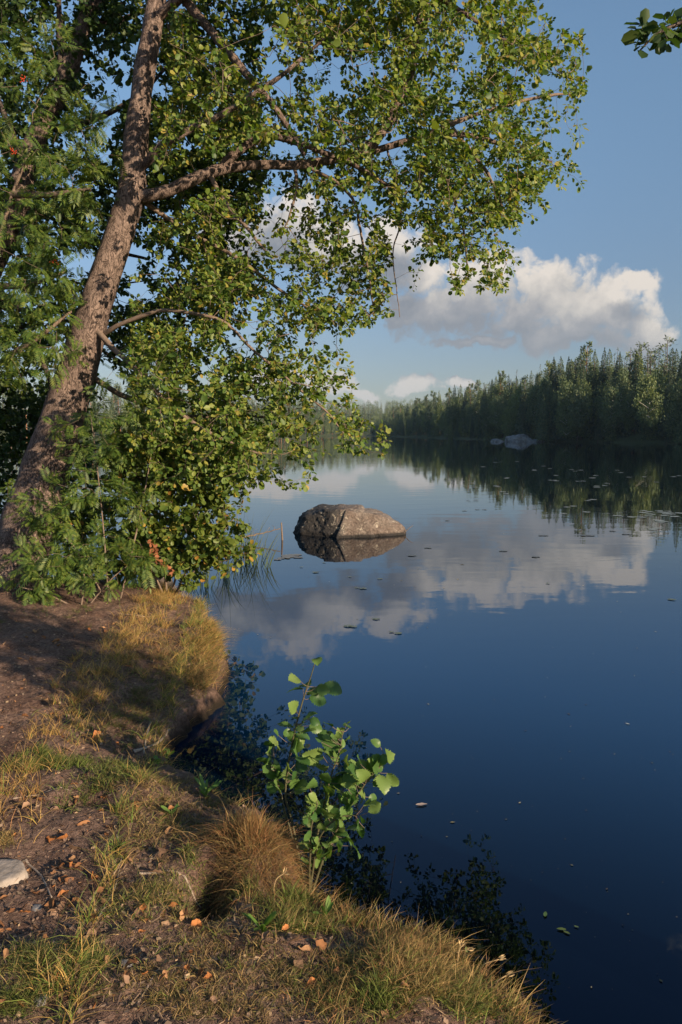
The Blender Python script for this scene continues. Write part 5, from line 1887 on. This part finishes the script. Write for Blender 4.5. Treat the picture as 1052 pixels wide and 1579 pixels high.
# dry stalks leaning out over the water at the edge
M_STALK = plain_mat('dry stalk', (.42, .30, .15), .8, .25, 40, 0)
for px, py, dx, dy in [(598, 1425, 18, -45), (660, 1432, 22, -30), (680, 1448, 20, -18), (705, 1500, 8, -38), (735, 1505, 40, -20), (640, 1430, 30, -28), (545, 1400, 6, -30), (570, 1405, 4, -28), (820, 1560, 20, -60), (560, 1410, -6, -34),
                       (610, 1430, 25, -18), (690, 1480, 34, -8), (760, 1535, 25, -25), (420, 1380, 18, -30), (440, 1250, 12, -22), (845, 1579, 30, -32)]:
    g_ = ground(px, py)
    s_ = g_[1] / FPX
    e_ = g_ + np.array((dx * s_, .03, -dy * s_))
    md = (g_ + e_) / 2 + np.array((-.2 * dx * s_, 0, -dy * s_ * .22))
    v, f = tube(spline(np.array([g_ - (0, 0, .02), md, e_]), 10), np.linspace(.0024, .0013, 10), 5)
    hv, hf = stamp(np.repeat(e_[None], 7, 0) + gr.normal(0, .004, (7, 3)), norm(np.tile((dx * s_, 0, -dy * s_ * .6), (7, 1)) + gr.normal(0, .02, (7, 3))), norm(gr.normal(0, 1, (7, 3))), np.full(7, .028), np.full(7, .006), DIA_V, DIA_F)
    B = Bag()
    B.add(v, f)
    B.add(hv, hf)
    v, f = B.get()
    tag(link('grass_stalk', mesh_np('grass_stalk', v, f, M_STALK)), 'dry straw stalk leaning out over the water from the bank edge', 'stalk', 'dry stalks along the bank edge')
# small leafy plants
M_PLANT = leaf_mat('small plant leaf', [(0.0, (.07, .15, .03)), (1.0, (.14, .23, .05))])


def herb(px, py, leaves_, lab, name='small_plant', cat='plant', size=.08, up=.5, wfac=.45, hgt=.06):
    g_ = ground(px, py)
    t_ = thing(name, g_, lab, cat)
    n_ = leaves_
    a = gr.random(n_) * 6.28
    zz = gr.random(n_) * hgt
    pos = g_ + np.stack((np.zeros(n_), np.zeros(n_), zz), -1)
    ax_ = norm(np.stack((np.cos(a), np.sin(a), gr.uniform(up * .4, up * 1.6, n_)), -1))
    v_, f_ = stamp(pos, ax_, norm(gr.normal(0, .2, (n_, 3)) + (0.1, -.3, 1)), size * gr.uniform(.7, 1.2, n_), size * wfac * gr.uniform(.8, 1.2, n_), LEAF_V, LEAF_F)
    part(t_, 'leaves', v_, f_, M_PLANT)
    v_, f_ = tube(np.array([g_ - (0, 0, .01), g_ + (0, 0, hgt * .5), g_ + (0, 0, hgt)]), [.003, .0025, .0015], 5)
    part(t_, 'stem', v_, f_, M_PLANT)


herb(318, 1232, 12, 'small herb with narrow upright light green leaves on the strip of grass', size=.10, up=.9, wfac=.2, hgt=.05)
herb(258, 1172, 5, 'seedling with few broad bright leaves over the dark inlet', size=.085, up=.5, wfac=.75, hgt=.09)
herb(245, 1182, 5, 'tiny round leaved seedling at the grass edge of the inlet', size=.04, up=.6, wfac=.9, hgt=.05)
herb(180, 1312, 7, 'bright green tuft of small leaves among orange leaves on the soil', size=.05, up=.8, wfac=.25, hgt=.02)
herb(265, 1262, 7, 'little green herb in the middle of the olive grass', size=.06, up=.6, wfac=.3, hgt=.05)
herb(500, 1420, 9, 'broad bladed green weed in the grass at the bank edge', size=.10, up=1.2, wfac=.18, hgt=.04)
herb(405, 1440, 7, 'broad green blade weed below the brown tussock', size=.11, up=1.0, wfac=.2, hgt=.03)
# feathery yarrow hanging over the edge
g_ = ground(352, 1232)
ya = thing('yarrow_plant', g_, 'feathery dark green plant drooping over the bank edge towards the water', 'plant')
n_ = 24
a = gr.uniform(-2.2, .9, n_)
ax_ = norm(np.stack((np.cos(a) * .9 + .25, np.sin(a) * .6 - .15, gr.uniform(.0, .9, n_)), -1))
v, f = stamp(np.repeat(g_[None], n_, 0) + gr.normal(0, .022, (n_, 3)) * (1.6, 1, .4) + (.02, 0, .03), ax_, norm(gr.normal(0, .25, (n_, 3)) + (0, -.3, 1)), gr.uniform(.10, .17, n_), gr.uniform(.06, .09, n_), PIN_V, PIN_F)
part(ya, 'leaves', v, f, leaf_mat('yarrow leaf', [(0.0, (.03, .09, .025)), (1.0, (.07, .15, .04))]))

# specks drifting on the lake
n_ = 220
pxs, pys = gr.uniform(360, 1052, n_), 780 + 760 * gr.random(n_) ** 1.6
p = np.array([G(a, b_, .004) for a, b_ in zip(pxs, pys)])
keep = sdf(p[:, 0], p[:, 1], BANK) < -.25
p = p[keep]
a = gr.random(len(p)) * 6.28
ln = gr.lognormal(-4.3, .5, len(p)) * np.clip(p[:, 1] / 6, .6, 2)
v, f = stamp(p, np.stack((np.cos(a), np.sin(a), np.zeros(len(p))), -1), np.tile((0, 0, 1.0), (len(p), 1)), ln, ln * .5, DIA_V * (1, 1, .2), DIA_F)
tag(link('floating_specks', mesh_np('floating_specks', v, f, M_LITTER, attr=np.repeat(np.array([(.12, .11, .06), (.30, .26, .16), (.06, .05, .04)])[gr.integers(0, 3, len(p))], 4, 0))), 'tiny specks of debris drifting on the lake', 'debris', kind='stuff')
